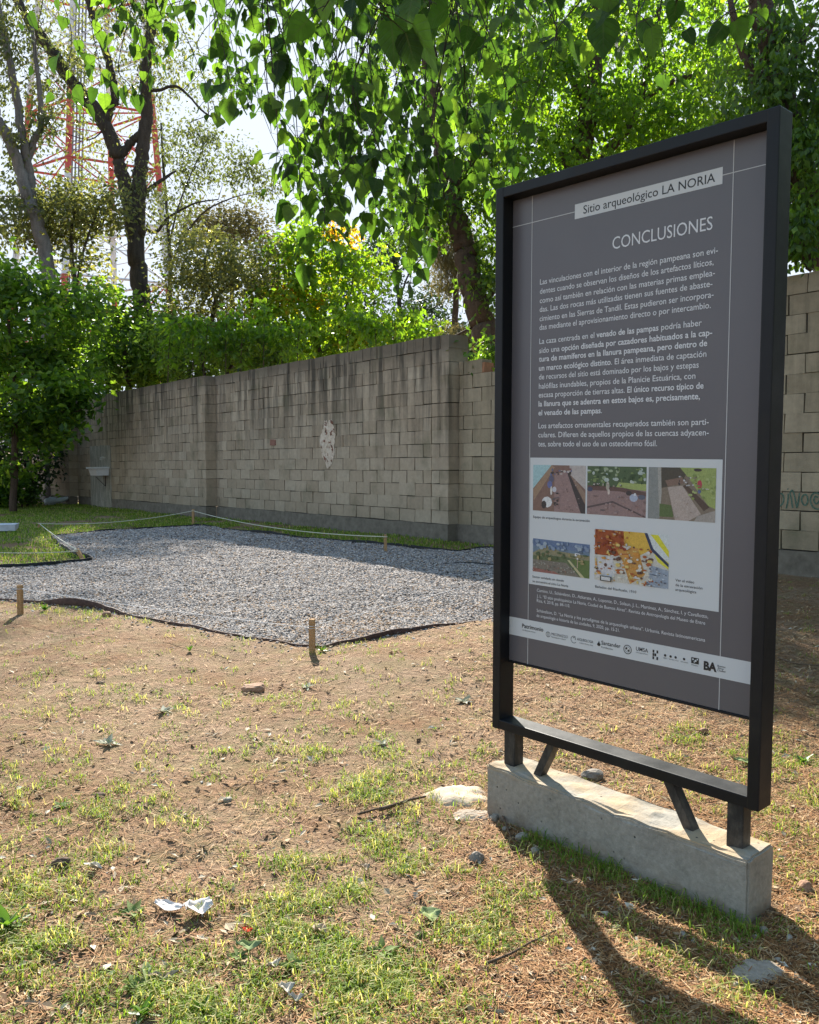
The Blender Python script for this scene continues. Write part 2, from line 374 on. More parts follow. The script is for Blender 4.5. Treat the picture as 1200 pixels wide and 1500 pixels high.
def blades(x, y, z, h, lean, w, rnd):
    n = len(x); a = rng.uniform(0, 2 * math.pi, n); d = np.stack([np.cos(a), np.sin(a), 0 * a], 1); s = np.stack([-np.sin(a), np.cos(a), 0 * a], 1)
    b = np.stack([x, y, z], 1); up = np.array([0, 0, 1.0])
    m = b + d * (h * lean * .35)[:, None] + up * (h * .62)[:, None]; tp = b + d * (h * lean)[:, None] + up * (h * np.clip(1 - lean * .55, .15, 1))[:, None]
    V = np.stack([b - s * (w / 2)[:, None], b + s * (w / 2)[:, None], m + s * (w * .4)[:, None], m - s * (w * .4)[:, None], tp], 1)
    i = np.arange(n)[:, None] * 5
    return V.reshape(-1, 3), (i + np.array([[0, 1, 2, 3]])), (i + np.array([[3, 2, 4]])), rnd
def grass_mesh(name, groups, mat):
    mb = MB()
    for g_ in groups:
        V, q, t3, r = g_; base = mb.n; mb.v.append(V); mb.n += len(V); mb.f += [q + base, t3 + base]; mb.r += [r, r]
    return struct(name, mb, mat, 'stuff')
x, y = scatter(60000, 1.75, 8.5, 2.0); px, py = pxcount(np.stack([x, y, 0 * x], 1)); k = (rng.random(len(x)) < green(px, py, x, y)) & ~inpoly(x, y, GPOLY) & offblock(x, y)
x, y = x[k], y[k]; nt = len(x); per = rng.integers(4, 13, nt); xi = np.repeat(x, per) + rng.normal(0, .022, per.sum()); yi = np.repeat(y, per) + rng.normal(0, .022, per.sum())
kk = offblock(xi, yi); xi, yi = xi[kk], yi[kk]; nb = len(xi); tuft = np.repeat(rng.random(nt), per)[kk]
h = rng.uniform(.014, .050, nb) * (.6 + .8 * tuft)
G1 = blades(xi, yi, gz(xi, yi) - .004, h, rng.uniform(.5, 1.7, nb), rng.uniform(.0020, .0042, nb), np.clip(tuft * .6 + rng.random(nb) * .5, 0, 1))
# turf grown up against the footing
uu = rng.uniform(-.05, 1.12, 1300); ww = -.058 - rng.gamma(1.4, .034, 1300); kk = fbm(uu * 7, ww * 0 + 3, 35, 2) + .35 * (uu > .3) > .62; uu, ww = uu[kk], ww[kk]; c_, s_ = math.cos(BLK1), math.sin(BLK1)
xf = BLK0[0] + uu * c_ - ww * s_; yf = BLK0[1] + uu * s_ + ww * c_; nb = len(xf)
G3 = blades(xf, yf, gz(xf, yf) - .004, rng.uniform(.015, .075, nb), rng.uniform(.3, 1.4, nb), rng.uniform(.002, .0045, nb), rng.random(nb) * .8)
# the lawn by the wall and the tongue at the left
x = rng.uniform(-12, 1.2, 150000); y = rng.uniform(9.5, 27, 150000); s_ = (x - CB[0]) * D2[0] + (y - CB[1]) * D2[1]; o_ = (x - CB[0]) * NW[0] + (y - CB[1]) * NW[1]
k = ~inpoly(x, y, GPOLY) & (o_ < -.05) & (np.abs(x / y) < .54) & (fbm(x * 1.3, y * 1.3, 8, 3) > .33); x, y = x[k], y[k]; nb = len(x)
G2 = blades(x, y, gz(x, y) - .01, rng.uniform(.03, .09, nb), rng.uniform(.2, 1.2, nb), rng.uniform(.008, .016, nb), rng.random(nb) * .9)
M_grass = mat_leaf('grass_blade', [(0, (.070, .140, .018)), (.4, (.135, .235, .030)), (.68, (.225, .290, .055)), (.86, (.38, .36, .15)), (1, (.54, .46, .27))], (1.8, 1.75, .8), .45, .6, .15)
grass_mesh('grass', [G1, G2, G3], M_grass)

# dry needles and straw
x, y = scatter(230000, 1.75, 9.5, 1.9); k = ~inpoly(x, y, GPOLY) & offblock(x, y)
px, py = pxcount(np.stack([x, y, 0 * x], 1)); k &= rng.random(len(x)) < np.clip(.16 + .75 * sstep(px + (py - 1000) * .1, 560, 860) + .5 * (fbm(x * 1.7, y * 1.7, 23, 3) - .45), .05, 1)
x, y = x[k], y[k]; n = len(x); a = rng.uniform(0, 2 * math.pi, n); L = rng.uniform(.005, .026, n); w = rng.uniform(.0006, .0014, n) * np.clip(y / 3, 1, 2.4)
d = np.stack([np.cos(a), np.sin(a), rng.normal(0, .16, n)], 1) * L[:, None]; s_ = np.stack([-np.sin(a), np.cos(a), 0 * a], 1) * w[:, None]
b = np.stack([x, y, gz(x, y) + rng.uniform(.001, .012, n)], 1)
V = np.stack([b - d - s_, b - d + s_, b + d + s_, b + d - s_], 1).reshape(-1, 3); mb = MB(); mb.add(V, np.arange(n)[:, None] * 4 + np.array([[0, 1, 2, 3]]), rng.random(n))
struct('leaf_litter', mb, mat_vary('dry_needles', [(0, (.08, .036, .015)), (.35, (.27, .115, .038)), (.75, (.40, .215, .085)), (1, (.55, .40, .23))], .8, .2, 90), 'stuff')
# dead leaves, bark flakes
x, y = scatter(4200, 1.8, 11, 1.7); k = ~inpoly(x, y, GPOLY) & offblock(x, y); x, y = x[k], y[k]; n = len(x); a = rng.uniform(0, 6.28, n); L = rng.uniform(.008, .024, n); w = L * rng.uniform(.25, .6, n)
d = np.stack([np.cos(a), np.sin(a), rng.normal(0, .25, n)], 1) * L[:, None]; s_ = np.stack([-np.sin(a), np.cos(a), rng.normal(0, .3, n)], 1) * w[:, None]; b = np.stack([x, y, gz(x, y) + .007], 1)
V = np.stack([b - d, b - s_ + [0, 0, .003], b + d, b + s_ + [0, 0, .003]], 1).reshape(-1, 3); mb = MB(); i4 = np.arange(n)[:, None] * 4; rr = rng.random(n)
mb.add(V, np.concatenate([i4 + np.array([[0, 1, 2]]), i4 + np.array([[0, 2, 3]])]), np.concatenate([rr, rr]))
struct('dead_leaves', mb, mat_vary('dead_leaf', [(0, (.09, .05, .03)), (.4, (.25, .15, .08)), (.75, (.42, .33, .22)), (1, (.60, .54, .42))], .8, .1), 'stuff')
# crumbs of soil and grit
x, y = scatter(11000, 1.75, 8, 2.0); k = ~inpoly(x, y, GPOLY) & offblock(x, y); x, y = x[k], y[k]; n = len(x); sz = rng.uniform(.0012, .0042, n) * (1 + 1.3 * (rng.random(n) > .97))
Q = np.linalg.qr(rng.normal(0, 1, (n, 3, 3)))[0]; V = np.einsum('nij,nkj->nki', Q, octa[None] * rng.uniform(.6, 1.3, (n, 6, 1))) * sz[:, None, None] + np.stack([x, y, gz(x, y) + sz * .4], 1)[:, None]
mb = MB(); mb.add(V.reshape(-1, 3), (fo[None] + np.arange(n)[:, None, None] * 6).reshape(-1, 3), np.repeat(rng.random(n), 8))
struct('dirt_crumbs', mb, mat_vary('soil_crumb', [(0, (.17, .11, .07)), (.5, (.33, .235, .16)), (.85, (.45, .36, .27)), (1, (.60, .56, .50))], .95, .1), 'stuff')
# ------------------------------------------------------------------ concrete block wall
def wpt(s, off, z): return CB + D2 * s + NW * off + np.array([0, 0, z + SLOPE * s])
def mat_block(name, c0, c1, warm, dark):
    t = NT(name); r = t.attr(); P = t.n('ShaderNodeNewGeometry').outputs['Position']
    sp = t.n('ShaderNodeSeparateXYZ'); t.l(P, sp.inputs[0])
    f = t.noise(14, 6, .7); st = t.noise(1.0, 4, .6, t.pos((7, 7, .55))); big = t.noise(.55, 3, .5); fine = t.noise(70, 3)
    base = t.ramp(r, [(0, (.045, .042, .038)), (.05, (.05, .047, .042)), (.06, c0), (.55, warm), (1, c1)])
    base = t.mix(.5, base, t.mix(1.0, base, t.ramp(f, [(.3, (.72, .72, .72)), (.7, (1.2, 1.2, 1.18))]), 'MULTIPLY'))
    hz = t.n('ShaderNodeMapRange'); t.l(sp.outputs[2], hz.inputs[0]); hz.inputs[1].default_value = .9; hz.inputs[2].default_value = 2.9
    d = t.math('MULTIPLY', t.ramp(st, [(.40, (0, 0, 0)), (.60, (1, 1, 1))]), t.math('ADD', t.math('MULTIPLY', hz.outputs[0], 1.0), t.math('MULTIPLY', t.ramp(big, [(.45, (0, 0, 0)), (.7, (1, 1, 1))]), .25)), True)
    d = t.math('MULTIPLY', d, dark, True)
    top = t.n('ShaderNodeMapRange'); t.l(sp.outputs[2], top.inputs[0]); top.inputs[1].default_value = 2.55; top.inputs[2].default_value = 2.95
    d = t.math('MAXIMUM', d, t.math('MULTIPLY', top.outputs[0], dark * .75), True)
    col = t.mix(d, base, (.052, .046, .036)); gr = t.noise(2.2, 4)
    col = t.mix(t.math('MULTIPLY', t.ramp(gr, [(.55, (0, 0, 0)), (.75, (1, 1, 1))]), .45), col, (.10, .105, .055))
    low = t.n('ShaderNodeMapRange'); t.l(sp.outputs[2], low.inputs[0]); low.inputs[1].default_value = .75; low.inputs[2].default_value = .1
    col = t.mix(t.math('MULTIPLY', low.outputs[0], t.math('MULTIPLY', gr, .5)), col, (.07, .075, .05))
    return t.pbr(col, .93, .15, t.bump(t.math('ADD', f, fine), .5, .006)).m
M_blk = mat_block('block_masonry', (.345, .270, .188), (.435, .355, .258), (.395, .315, .224), .9)
M_blkR = mat_block('warm_block_masonry', (.29, .235, .155), (.39, .32, .22), (.345, .28, .19), .35)
M_plinth = mat_rough('plinth_concrete', (.105, .09, .068), (.255, .222, .175), 9, .93, .6, .012)
def masonry(root, s0, s1, off, tops, mat, th=.20, name='masonry', skip=None):
    """Courses of blocks .39 x .19 m from s0 to s1 before a recessed core; tops(s) = how many courses stand there."""
    mb = MB(); ch, bl = .2034, .40; M = np.stack([D2, NW, [0, 0, 1.0]], 1); sh = np.array([[1, 0, 0], [0, 1, 0], [SLOPE, 0, 1.0]])
    M = M @ sh
    for c in range(14):
        s = s0 - (bl / 2 if c % 2 else 0)
        while s < s1 - .02:
            a, b = max(s, s0), min(s + bl, s1); s += bl
            if b - a < .03: continue
            m_ = (a + b) / 2
            if c >= tops(m_) or (skip and skip(m_, c)): continue
            gap = rng.uniform(.010, .020); gh = rng.uniform(.004, .009); dep = rng.normal(0, .0025); r = float(np.clip(.1 + .9 * (rng.random() ** 1.1), .1, 1))
            cz = .256 + ch * (c + .5)
            mb.box(wpt(m_, off + th / 2 + dep, cz + rng.normal(0, .0022)), (b - a - gap, th, ch - gh), M, r, .0028)
    segs = []; s = s0                                    # the core of mortar, a little behind the faces
    while s < s1 - 1e-6:
        e = min(s + .2, s1); tp = tops((s + e) / 2)
        if segs and segs[-1][2] == tp: segs[-1][1] = e
        else: segs.append([s, e, tp])
        s = e
    for a, e, tp in segs:
        mb.box(wpt((a + e) / 2, off + th / 2 + .0, .256 + ch * tp / 2 - .004), (e - a - .06, th - .05, ch * tp - .012), M, 0.0)
    o = mb.build(name, mat, root); return o
def plinth(root, s0, s1, off, th=.22, top=.256, bot=-.7):
    mb = MB(); M = np.stack([D2, NW, [0, 0, 1.0]], 1) @ np.array([[1, 0, 0], [0, 1, 0], [SLOPE, 0, 1.0]]); n = max(2, int((s1 - s0) / .25)); ss = np.linspace(s0, s1, n)
    for a, b in zip(ss[:-1], ss[1:]): pass
    rows = []
    for s in ss:
        w = .01 * (vnoise(s * 2.3, 0, 5) - .5); h = .014 * (vnoise(s * 1.9, 3, 6) - .5)
        rows.append([wpt(s, off - .012 + w, bot), wpt(s, off - .012 + w, top - .006 + h), wpt(s, off + th, top - .006 + h), wpt(s, off + th, bot)])
    V = np.array(rows).reshape(-1, 3); Fc = []
    for i in range(n - 1):
        for k in range(4): k2 = (k + 1) % 4; Fc.append([i * 4 + k, i * 4 + k2, i * 4 + 4 + k2, i * 4 + 4 + k])
    Fc += [[0, 1, 2, 3], [n * 4 - 1, n * 4 - 2, n * 4 - 3, n * 4 - 4]]
    mb.add(V, Fc, .5); return mb.build('plinth', M_plinth, root)
S_A, S_D = 7.72, 16.3
def wall_thing(label, s, off): 
    return thing('block_wall', label, 'wall', tuple(wpt(s, off, 0)), group='sections of the concrete block wall')
wB = wall_thing('long stained grey block wall section with the chipped plaster hole, beside the sign', 4, 0)
masonry(wB, .40, S_A, 0, lambda s: 14, M_blk); plinth(wB, 0, S_A, 0)
masonry(wB, 0, .40, 0, lambda s: 14, M_blk, .39, 'pilaster')
wA = wall_thing('dark mossy block wall section with the white basin on a plastered patch', 12, -.25)
masonry(wA, S_A + .4, S_D, -.25, lambda s: 14, M_blk); plinth(wA, S_A, S_D, -.25)
masonry(wA, S_A, S_A + .4, -.25, lambda s: 14, M_blk, .44, 'pilaster')
wD = wall_thing('farthest dark block wall section half hidden by the leafy tree', 19, -.5)
masonry(wD, S_D + .4, S_D + 5.5, -.5, lambda s: 14, M_blk); plinth(wD, S_D, S_D + 5.5, -.5)
masonry(wD, S_D, S_D + .4, -.5, lambda s: 14, M_blk, .44, 'pilaster')
wC = wall_thing('warm brown block wall section behind and right of the sign, with green graffiti', -4, .2)
masonry(wC, -9.5, 0, .2, lambda s: 12 if s > -.38 else (11 if s > -2.2 else 14), M_blkR); plinth(wC, -9.5, 0, .2)
def wall_local(px, py, off):
    d = ray(px, py); P0 = CB + NW * off; tt = ((P0 - EYE) @ NW) / (d @ NW); Q = EYE + d * tt; s = (Q - CB) @ D2
    return s, Q[2] - SLOPE * s
# plaster scar in the wall
mb = MB(); s0, z0 = wall_local(481, 649, 0); n = 40; na = 12; V = []; 
for j in range(na + 1):
    for i in range(n):
        a = 2 * math.pi * i / n; q = j / na; rr = q * (1 + .07 * math.sin(3 * a + 1) + .06 * math.sin(7 * a) + .22 * (float(vnoise(math.cos(a) * 7 + 9, math.sin(a) * 7 + 9, 31)) - .5))
        V.append(wpt(s0 + .24 * rr * math.cos(a), -.012 + .004 * q * q - .02 * (float(vnoise(6 + 5 * rr * math.cos(a), 9 * rr * math.sin(a) + 7, 3))) * (1 - q ** 3), z0 + .43 * rr * math.sin(a)))
Fc = [[j * n + i, j * n + (i + 1) % n, (j + 1) * n + (i + 1) % n, (j + 1) * n + i] for j in range(na) for i in range(n)]
mb.add(V, Fc, .5); t = NT('chipped_plaster'); f = t.noise(16, 5, .7); f2 = t.noise(9, 4, .6)
k_ = t.mix(t.ramp(f2, [(.55, (0, 0, 0)), (.60, (1, 1, 1))]), t.ramp(f, [(.3, (.42, .33, .24)), (.6, (.66, .555, .435))]), t.ramp(f, [(.35, (.06, .04, .03)), (.6, (.25, .11, .07))]))
t.pbr(k_, .9, .2, t.bump(f, .8, .02)); mb.build('plaster_scar', t.m, wB)
mb = MB(); s1, z1 = wall_local(400.5, 648, 0); mb.box(wpt(s1, -.004, z1), (.21, .03, .11), np.stack([D2, NW, [0, 0, 1.]], 1), .3, .004)
mb.build('brick_inset', mat_rough('red_brick', (.16, .07, .05), (.36, .19, .14), 30), wB)
# rendered patch behind the basin, and the basin
mb = MB(); M3 = np.stack([D2, NW, [0, 0, 1.]], 1); sa, za = wall_local(147, 695, -.25); sL, _ = wall_local(133.5, 695, -.25); sR, _ = wall_local(163, 695, -.25)
rows = []; ns, nz_ = 14, 24; zt = wall_local(150, 653, -.25)[1]
for j in range(nz_ + 1):
    for i in range(ns + 1):
        u = i / ns; v = j / nz_; e = (.03 * (vnoise(v * 9, 3, 3) - .5)) * (1 if i in (0, ns) else 0)
        rows.append(wpt(sR + (sL - sR) * u + e, -.25 - .022 + .004 * vnoise(u * 5, v * 8, 9), -.3 + (zt + .3) * v + (.04 * (vnoise(u * 7, 1, 4) - .5) if j == nz_ else 0)))
rows = np.array(rows); Fc = [[j * (ns + 1) + i, (j + 1) * (ns + 1) + i, (j + 1) * (ns + 1) + i + 1, j * (ns + 1) + i + 1] for j in range(nz_) for i in range(ns)]
mb.add(rows, Fc, .5); bk = rows + NW * .02; mb.add(bk, [f_[::-1] for f_ in Fc], .5)
E_ = [j * (ns + 1) for j in range(nz_ + 1)]; F_ = [j * (ns + 1) + ns for j in range(nz_ + 1)]; Tt = [nz_ * (ns + 1) + i for i in range(ns + 1)]; NN = len(rows)
for q in (E_, F_, Tt): mb.add(np.vstack([rows, bk]), [[q[i], q[i + 1], q[i + 1] + NN, q[i] + NN] for i in range(len(q) - 1)], .5)
t = NT('old_render'); f = t.noise(3, 5, .6, t.pos((3, 3, .7))); f2 = t.noise(25, 4)
t.pbr(t.mix(.3, t.ramp(f, [(.35, (.17, .155, .115)), (.65, (.40, .365, .29))]), t.ramp(f2, [(.3, (.15, .15, .12)), (.7, (.4, .39, .35))])), .9, .2, t.bump(f2, .4, .006)); mb.build('render_patch', t.m, wA)
M_encl = mat_rough('chipped_enamel', (.60, .60, .60), (.78, .78, .78), 14, .45, .2, .004)
sb, zb = wall_local(147.5, 690, -.4); root = thing('wash_basin', 'small white wash basin fixed to the plastered patch of the far wall', 'basin', tuple(wpt(sb, -.45, zb - .25)))
mb = MB(); sx, dpt, ht = .60, .42, .24
def ring(w, d, z, o=-.272): return [wpt(sb - w / 2, o, z), wpt(sb + w / 2, o, z), wpt(sb + w / 2, o - d, z), wpt(sb - w / 2, o - d, z)]
R_ = [ring(.50, .32, zb - .12), ring(.56, .37, zb + .06), ring(.62, .42, zb + .07), ring(.62, .42, zb + .11), ring(.52, .33, zb + .11), ring(.44, .26, zb - .06)]
V = np.array(R_).reshape(-1, 3); Fc = [[0, 1, 2, 3], [20, 21, 22, 23]]
for j in range(5):
    for k in range(4): k2 = (k + 1) % 4; Fc.append([j * 4 + k, j * 4 + k2, j * 4 + 4 + k2, j * 4 + 4 + k])
mb.add(V, Fc, .5); mb.build('bowl', M_encl, root)
mb = MB(); mb.add(np.array([wpt(sb - .02, -.275, zb - .15), wpt(sb + .05, -.275, zb - .15), wpt(sb + .05, -.275, zb - .42), wpt(sb - .02, -.275, zb - .42), wpt(sb - .02, -.53, zb - .15), wpt(sb + .05, -.53, zb - .15)]),
                   [[0, 1, 2, 3], [4, 0, 3, 3], [1, 5, 2, 2], [4, 5, 1, 0], [4, 3, 2, 5]], .5); mb.f[-1] = mb.f[-1]
mb.build('bracket', mat_flat('rusty_bracket', (.05, .035, .03), .8), root)
mb = MB(); pt = [wpt(sb - .02, -.275, zb + .36), wpt(sb - .02, -.34, zb + .37), wpt(sb - .02, -.40, zb + .35), wpt(sb - .02, -.41, zb + .31)]
mb.tube(smoothline(pt), .018, 8); mb.build('tap', mat_flat('dull_brass', (.5, .47, .4), .4), root)
# graffiti on the right-hand wall: strokes of green paint
def stroke(mb, pts, w, off):
    P = smoothline([(p[0], p[1], 0) for p in pts], 5)[:, :2]; T = np.gradient(P, axis=0); T /= np.linalg.norm(T, axis=1)[:, None] + 1e-9; Nn = np.stack([-T[:, 1], T[:, 0]], 1) * w / 2
    A = np.vstack([P - Nn, P + Nn]); V = np.array([wpt(-a[0], off, a[1]) for a in A]); m = len(P)
    mb.add(V, [[i, i + 1, m + i + 1, m + i] for i in range(m - 1)], .5)
mb = MB(); sA, zA = wall_local(1142, 744, .2); K = .205 / 31.0          # metres per photo pixel there
def gp(px, py): s, z = wall_local(px, py, .2); return (-s, z)
for st_ in ([(1142, 723), (1147, 724), (1149, 731), (1147, 738), (1142, 742)], [(1155.5, 723), (1155, 733), (1152.5, 745)], [(1158, 722), (1160, 732), (1162, 744)], [(1158, 722), (1161, 718), (1164, 724), (1168, 744)], [(1168, 744), (1170, 736), (1172, 722)],
            [(1183, 725), (1178, 725), (1175, 731), (1177, 738), (1181, 740), (1184, 734), (1183, 726)], [(1199, 729), (1195, 727), (1193, 733), (1196, 738), (1200, 735), (1203, 727), (1197, 722), (1190, 725), (1188, 734), (1192, 743), (1200, 746), (1206, 741)],
            [(1154.4, 716), (1155.6, 716.6)]):
    stroke(mb, [gp(*p) for p in st_], .016, .1915)
t = NT('green_spray'); f = t.noise(60, 3); t.pbr(t.ramp(f, [(.35, (.05, .10, .07)), (.65, (.13, .20, .15))]), .8, .2); mb.build('graffiti', t.m, wC)
mb = MB(); sx_, zx_ = wall_local(724, 527, .2); mb.box(wpt(-.47, .30, .256 + .2034 * 11 + .075), (.15, .16, .15), M3, .4, .008)
solo('clay_brick', mb, mat_rough('clay_orange', (.22, .10, .05), (.38, .19, .10), 25), 'orange clay brick lying on top of the low wall beside the pillar', 'brick')
# ------------------------------------------------------------------ the information sign
YAW, SZ, SW, SH, SD = -.8308, .3244, 1.0591, 2.0316, .0829
sign = thing('information_sign', 'tall grey archaeological information sign in a black steel frame on a concrete footing', 'sign', (.3186, 3.2492, 0), YAW, local=True)
t = NT('black_steel'); f = t.noise(9, 5, .6); f2 = t.noise(90, 3)
t.pbr(t.mix(t.ramp(f, [(.5, (0, 0, 0)), (.8, (1, 1, 1))]), (.0055, .0065, .009), (.016, .015, .013)), t.ramp(f, [(.3, (.40, .40, .40)), (.7, (.55, .55, .55))]), .3, t.bump(f2, .08, .002)); M_steel = t.m
t = NT('rusty_steel'); f = t.noise(7, 6, .7, t.pos((1, 1, .3))); f2 = t.noise(40, 5, .7)
t.pbr(t.mix(t.ramp(f, [(.45, (0, 0, 0)), (.62, (1, 1, 1))]), (.012, .013, .014), t.ramp(f2, [(.3, (.03, .024, .02)), (.7, (.11, .10, .085))])), .6, .4, t.bump(f2, .3, .004)); M_rust = t.m
def bev_box(name, x0, x1, y0, y1, z0, z1, mat, bev=.004, parent=None, seg=2):
    import bmesh
    bm = bmesh.new(); bmesh.ops.create_cube(bm, size=1)
    for v in bm.verts: v.co = ((x0 + x1) / 2 + v.co.x * (x1 - x0), (y0 + y1) / 2 + v.co.y * (y1 - y0), (z0 + z1) / 2 + v.co.z * (z1 - z0))
    bmesh.ops.bevel(bm, geom=bm.edges[:], offset=bev, segments=seg, affect='EDGES', profile=.5)
    me = bpy.data.meshes.new(name); bm.to_mesh(me); bm.free(); me.materials.append(mat); me.polygons.foreach_set('use_smooth', np.zeros(len(me.polygons), bool))
    o = bpy.data.objects.new(name, me); COL.objects.link(o); o.parent = parent; return o
b_ = .038
bev_box('post', 0, b_, 0, SD, SZ, SZ + SH, M_steel, parent=sign); bev_box('post', SW - b_, SW, 0, SD, SZ, SZ + SH, M_steel, parent=sign)
bev_box('top_rail', b_ - .003, SW - b_ + .003, .001, SD - .001, SZ + SH - b_, SZ + SH - .0006, M_steel, .003, sign)
bev_box('bottom_rail', b_ - .003, SW - b_ + .003, .001, SD - .001, SZ + .0006, SZ + b_, M_steel, .003, sign)
BT = .19
bev_box('leg', .052, .105, .012, .066, BT - .05, SZ - .0015, M_rust, .004, sign); bev_box('leg', .955, 1.008, .012, .066, BT - .05, SZ - .0015, M_rust, .004, sign)
for (u0, u1) in ((.195, .275), (.84, .745)):
    mb = MB(); a = np.array([u0, .038, BT - .03]); b = np.array([u1, .038, SZ + .004]); T = (b - a) / np.linalg.norm(b - a); s_ = np.cross(T, [0, 1, 0]); hw, hd = .015, .02; V = []
    for p in (a, b):
        for i, j in ((-1, -1), (1, -1), (1, 1), (-1, 1)): V.append(p + s_ * hw * i + np.array([0, hd * j, 0]))
    mb.add(V, [[0, 1, 2, 3], [7, 6, 5, 4], [0, 4, 5, 1], [1, 5, 6, 2], [2, 6, 7, 3], [3, 7, 4, 0]], .5); mb.build('brace', M_rust, sign)
# footing: a rough cast block
import bmesh
bm = bmesh.new(); bmesh.ops.create_cube(bm, size=1)
for v in bm.verts: v.co = (.533 + v.co.x * 1.045, .0415 + v.co.y * .165, .045 + v.co.z * .29)
bmesh.ops.bevel(bm, geom=bm.edges[:], offset=.006, segments=2, affect='EDGES'); bmesh.ops.subdivide_edges(bm, edges=[e for e in bm.edges if e.calc_length() > .1], cuts=30, use_grid_fill=True)
for v in bm.verts:
    x_, y_, z_ = v.co; k_ = float(fbm(x_ * 9 + 3, y_ * 9 + z_ * 7, 5, 3)) - .5; q_ = float(vnoise(x_ * 3.2, 2, 9)) - .5; e_ = float(vnoise(x_ * 22, y_ * 22, 19)) - .5
    if z_ > .17: v.co.z += .012 * k_ + .005 * q_ + .010 * e_ - (.022 * max(0, float(vnoise(x_ * 17, 4, 57)) - .55) if y_ < -.02 else 0); v.co.y += (.010 * (float(vnoise(x_ * 14, 8, 29)) - .5) if y_ < -.03 else 0)
    if y_ < -.03: v.co.y += .006 * k_
    if y_ > .115: v.co.y += .012 * q_
    if x_ < .02 or x_ > 1.045: v.co.x += .012 * k_
me = bpy.data.meshes.new('footing'); bm.to_mesh(me); bm.free()
t = NT('cast_concrete'); f = t.noise(7, 6, .65); f2 = t.noise(60, 5, .7); vo = t.n('ShaderNodeTexVoronoi'); vo.inputs['Scale'].default_value = 26; t.l(t.pos(), vo.inputs['Vector'])
pit = t.ramp(vo.outputs['Distance'], [(.07, (0, 0, 0)), (.12, (1, 1, 1))]); pit = t.math('MAXIMUM', pit, t.ramp(t.noise(9, 2), [(.50, (1, 1, 1)), (.58, (0, 0, 0))]))
k_ = t.mix(.45, t.ramp(f, [(.3, (.20, .185, .155)), (.7, (.38, .35, .30))]), t.ramp(f2, [(.3, (.16, .15, .125)), (.7, (.42, .39, .335))]))
spz = t.n('ShaderNodeSeparateXYZ'); t.l(t.pos(), spz.inputs[0]); mr = t.n('ShaderNodeMapRange'); t.l(spz.outputs[2], mr.inputs[0]); mr.inputs[1].default_value = .075; mr.inputs[2].default_value = .0
soil = t.math('MULTIPLY', mr.outputs[0], t.ramp(t.noise(11, 4), [(.35, (0, 0, 0)), (.65, (1, 1, 1))]), True); k_ = t.mix(t.math('MULTIPLY', soil, .7), k_, (.20, .13, .075))
tpm = t.n('ShaderNodeMapRange'); t.l(spz.outputs[2], tpm.inputs[0]); tpm.inputs[1].default_value = .172; tpm.inputs[2].default_value = .182; k_ = t.mix(t.math('MULTIPLY', tpm.outputs[0], t.ramp(t.noise(6, 5), [(.40, (0, 0, 0)), (.62, (1, 1, 1))])), k_, (.40, .30, .19))
t.pbr(t.mix(pit, (.06, .06, .055), k_), .92, .2, t.bump(t.math('ADD', t.math('MULTIPLY', pit, .8), f2), .5, .006)); me.materials.append(t.m)
o = bpy.data.objects.new('footing', me); COL.objects.link(o); o.parent = sign
# panel
Q = .055; panel = bev_box('panel', b_ - .001, SW - b_ + .001, Q, Q + .012, SZ + .263, SZ + SH - b_ - .002, None or mat_rough('panel_print', (.106, .100, .110), (.118, .112, .121), 3, .34, .02, .001, .5), .0012, sign, 1)
bev_box('panel_edge', b_, SW - b_, Q - .004, Q + .014, SZ + .2545, SZ + .2625, M_steel, .001, sign, 1)
M_white = mat_flat('print_white', (.56, .58, .59), .45, .4); M_ink = mat_flat('print_ink', (.02, .02, .022), .45, .4); M_txt = mat_flat('print_text', (.66, .67, .69), .45, .4)
M_line = mat_flat('print_line', (.50, .50, .50), .45, .4)
def rect(mb, u0, v0, u1, v1, lay, r=.5): mb.add([[u0, Q - lay, SZ + v0], [u1, Q - lay, SZ + v0], [u1, Q - lay, SZ + v1], [u0, Q - lay, SZ + v1]], [[0, 1, 2, 3]], r)
mb = MB(); rect(mb, .3200, 1.8700, .8644, 1.9200, .0006); mb.build('title_strip', M_white, panel)
mb = MB(); rect(mb, .1325, .5700, .8893, 1.0420, .0006); mb.build('picture_field', M_white, panel)
mb = MB(); rect(mb, .0375, .3635, .9875 + .033, .4325, .0006); mb.build('logo_band', M_white, panel)
mb = MB(); w_ = .0013
for uc in (.1300, .8985):
    for v0, v1 in ((.2630, .3635), (.4325, 1.9900)): rect(mb, uc - w_, v0, uc + w_, v1, .0009)
rect(mb, b_, 1.8953 - w_, .1300 - w_, 1.8953 + w_, .0009); rect(mb, .1300 + w_, 1.8953 - w_, .3200, 1.8953 + w_, .0009)
rect(mb, .8644, 1.8953 - w_, .8985 - w_, 1.8953 + w_, .0009); rect(mb, .8985 + w_, 1.8953 - w_, SW - b_, 1.8953 + w_, .0009); mb.build('guide_lines', M_line, panel)
_fc = bpy.data.curves.new('lettering', 'FONT'); _fo = bpy.data.objects.new('lettering', _fc); COL.objects.link(_fo); _fc.resolution_u = 3
def glyphs(s, off=0.0):
    _fc.body = s; _fc.offset = off; me = _fo.to_mesh(); n = len(me.vertices); V = np.zeros(n * 3, np.float32); me.vertices.foreach_get('co', V); me.calc_loop_triangles()
    T = np.array([l.vertices[:] for l in me.loop_triangles], int).reshape(-1, 3); _fo.to_mesh_clear(); return V.reshape(-1, 3)[:, :2], T
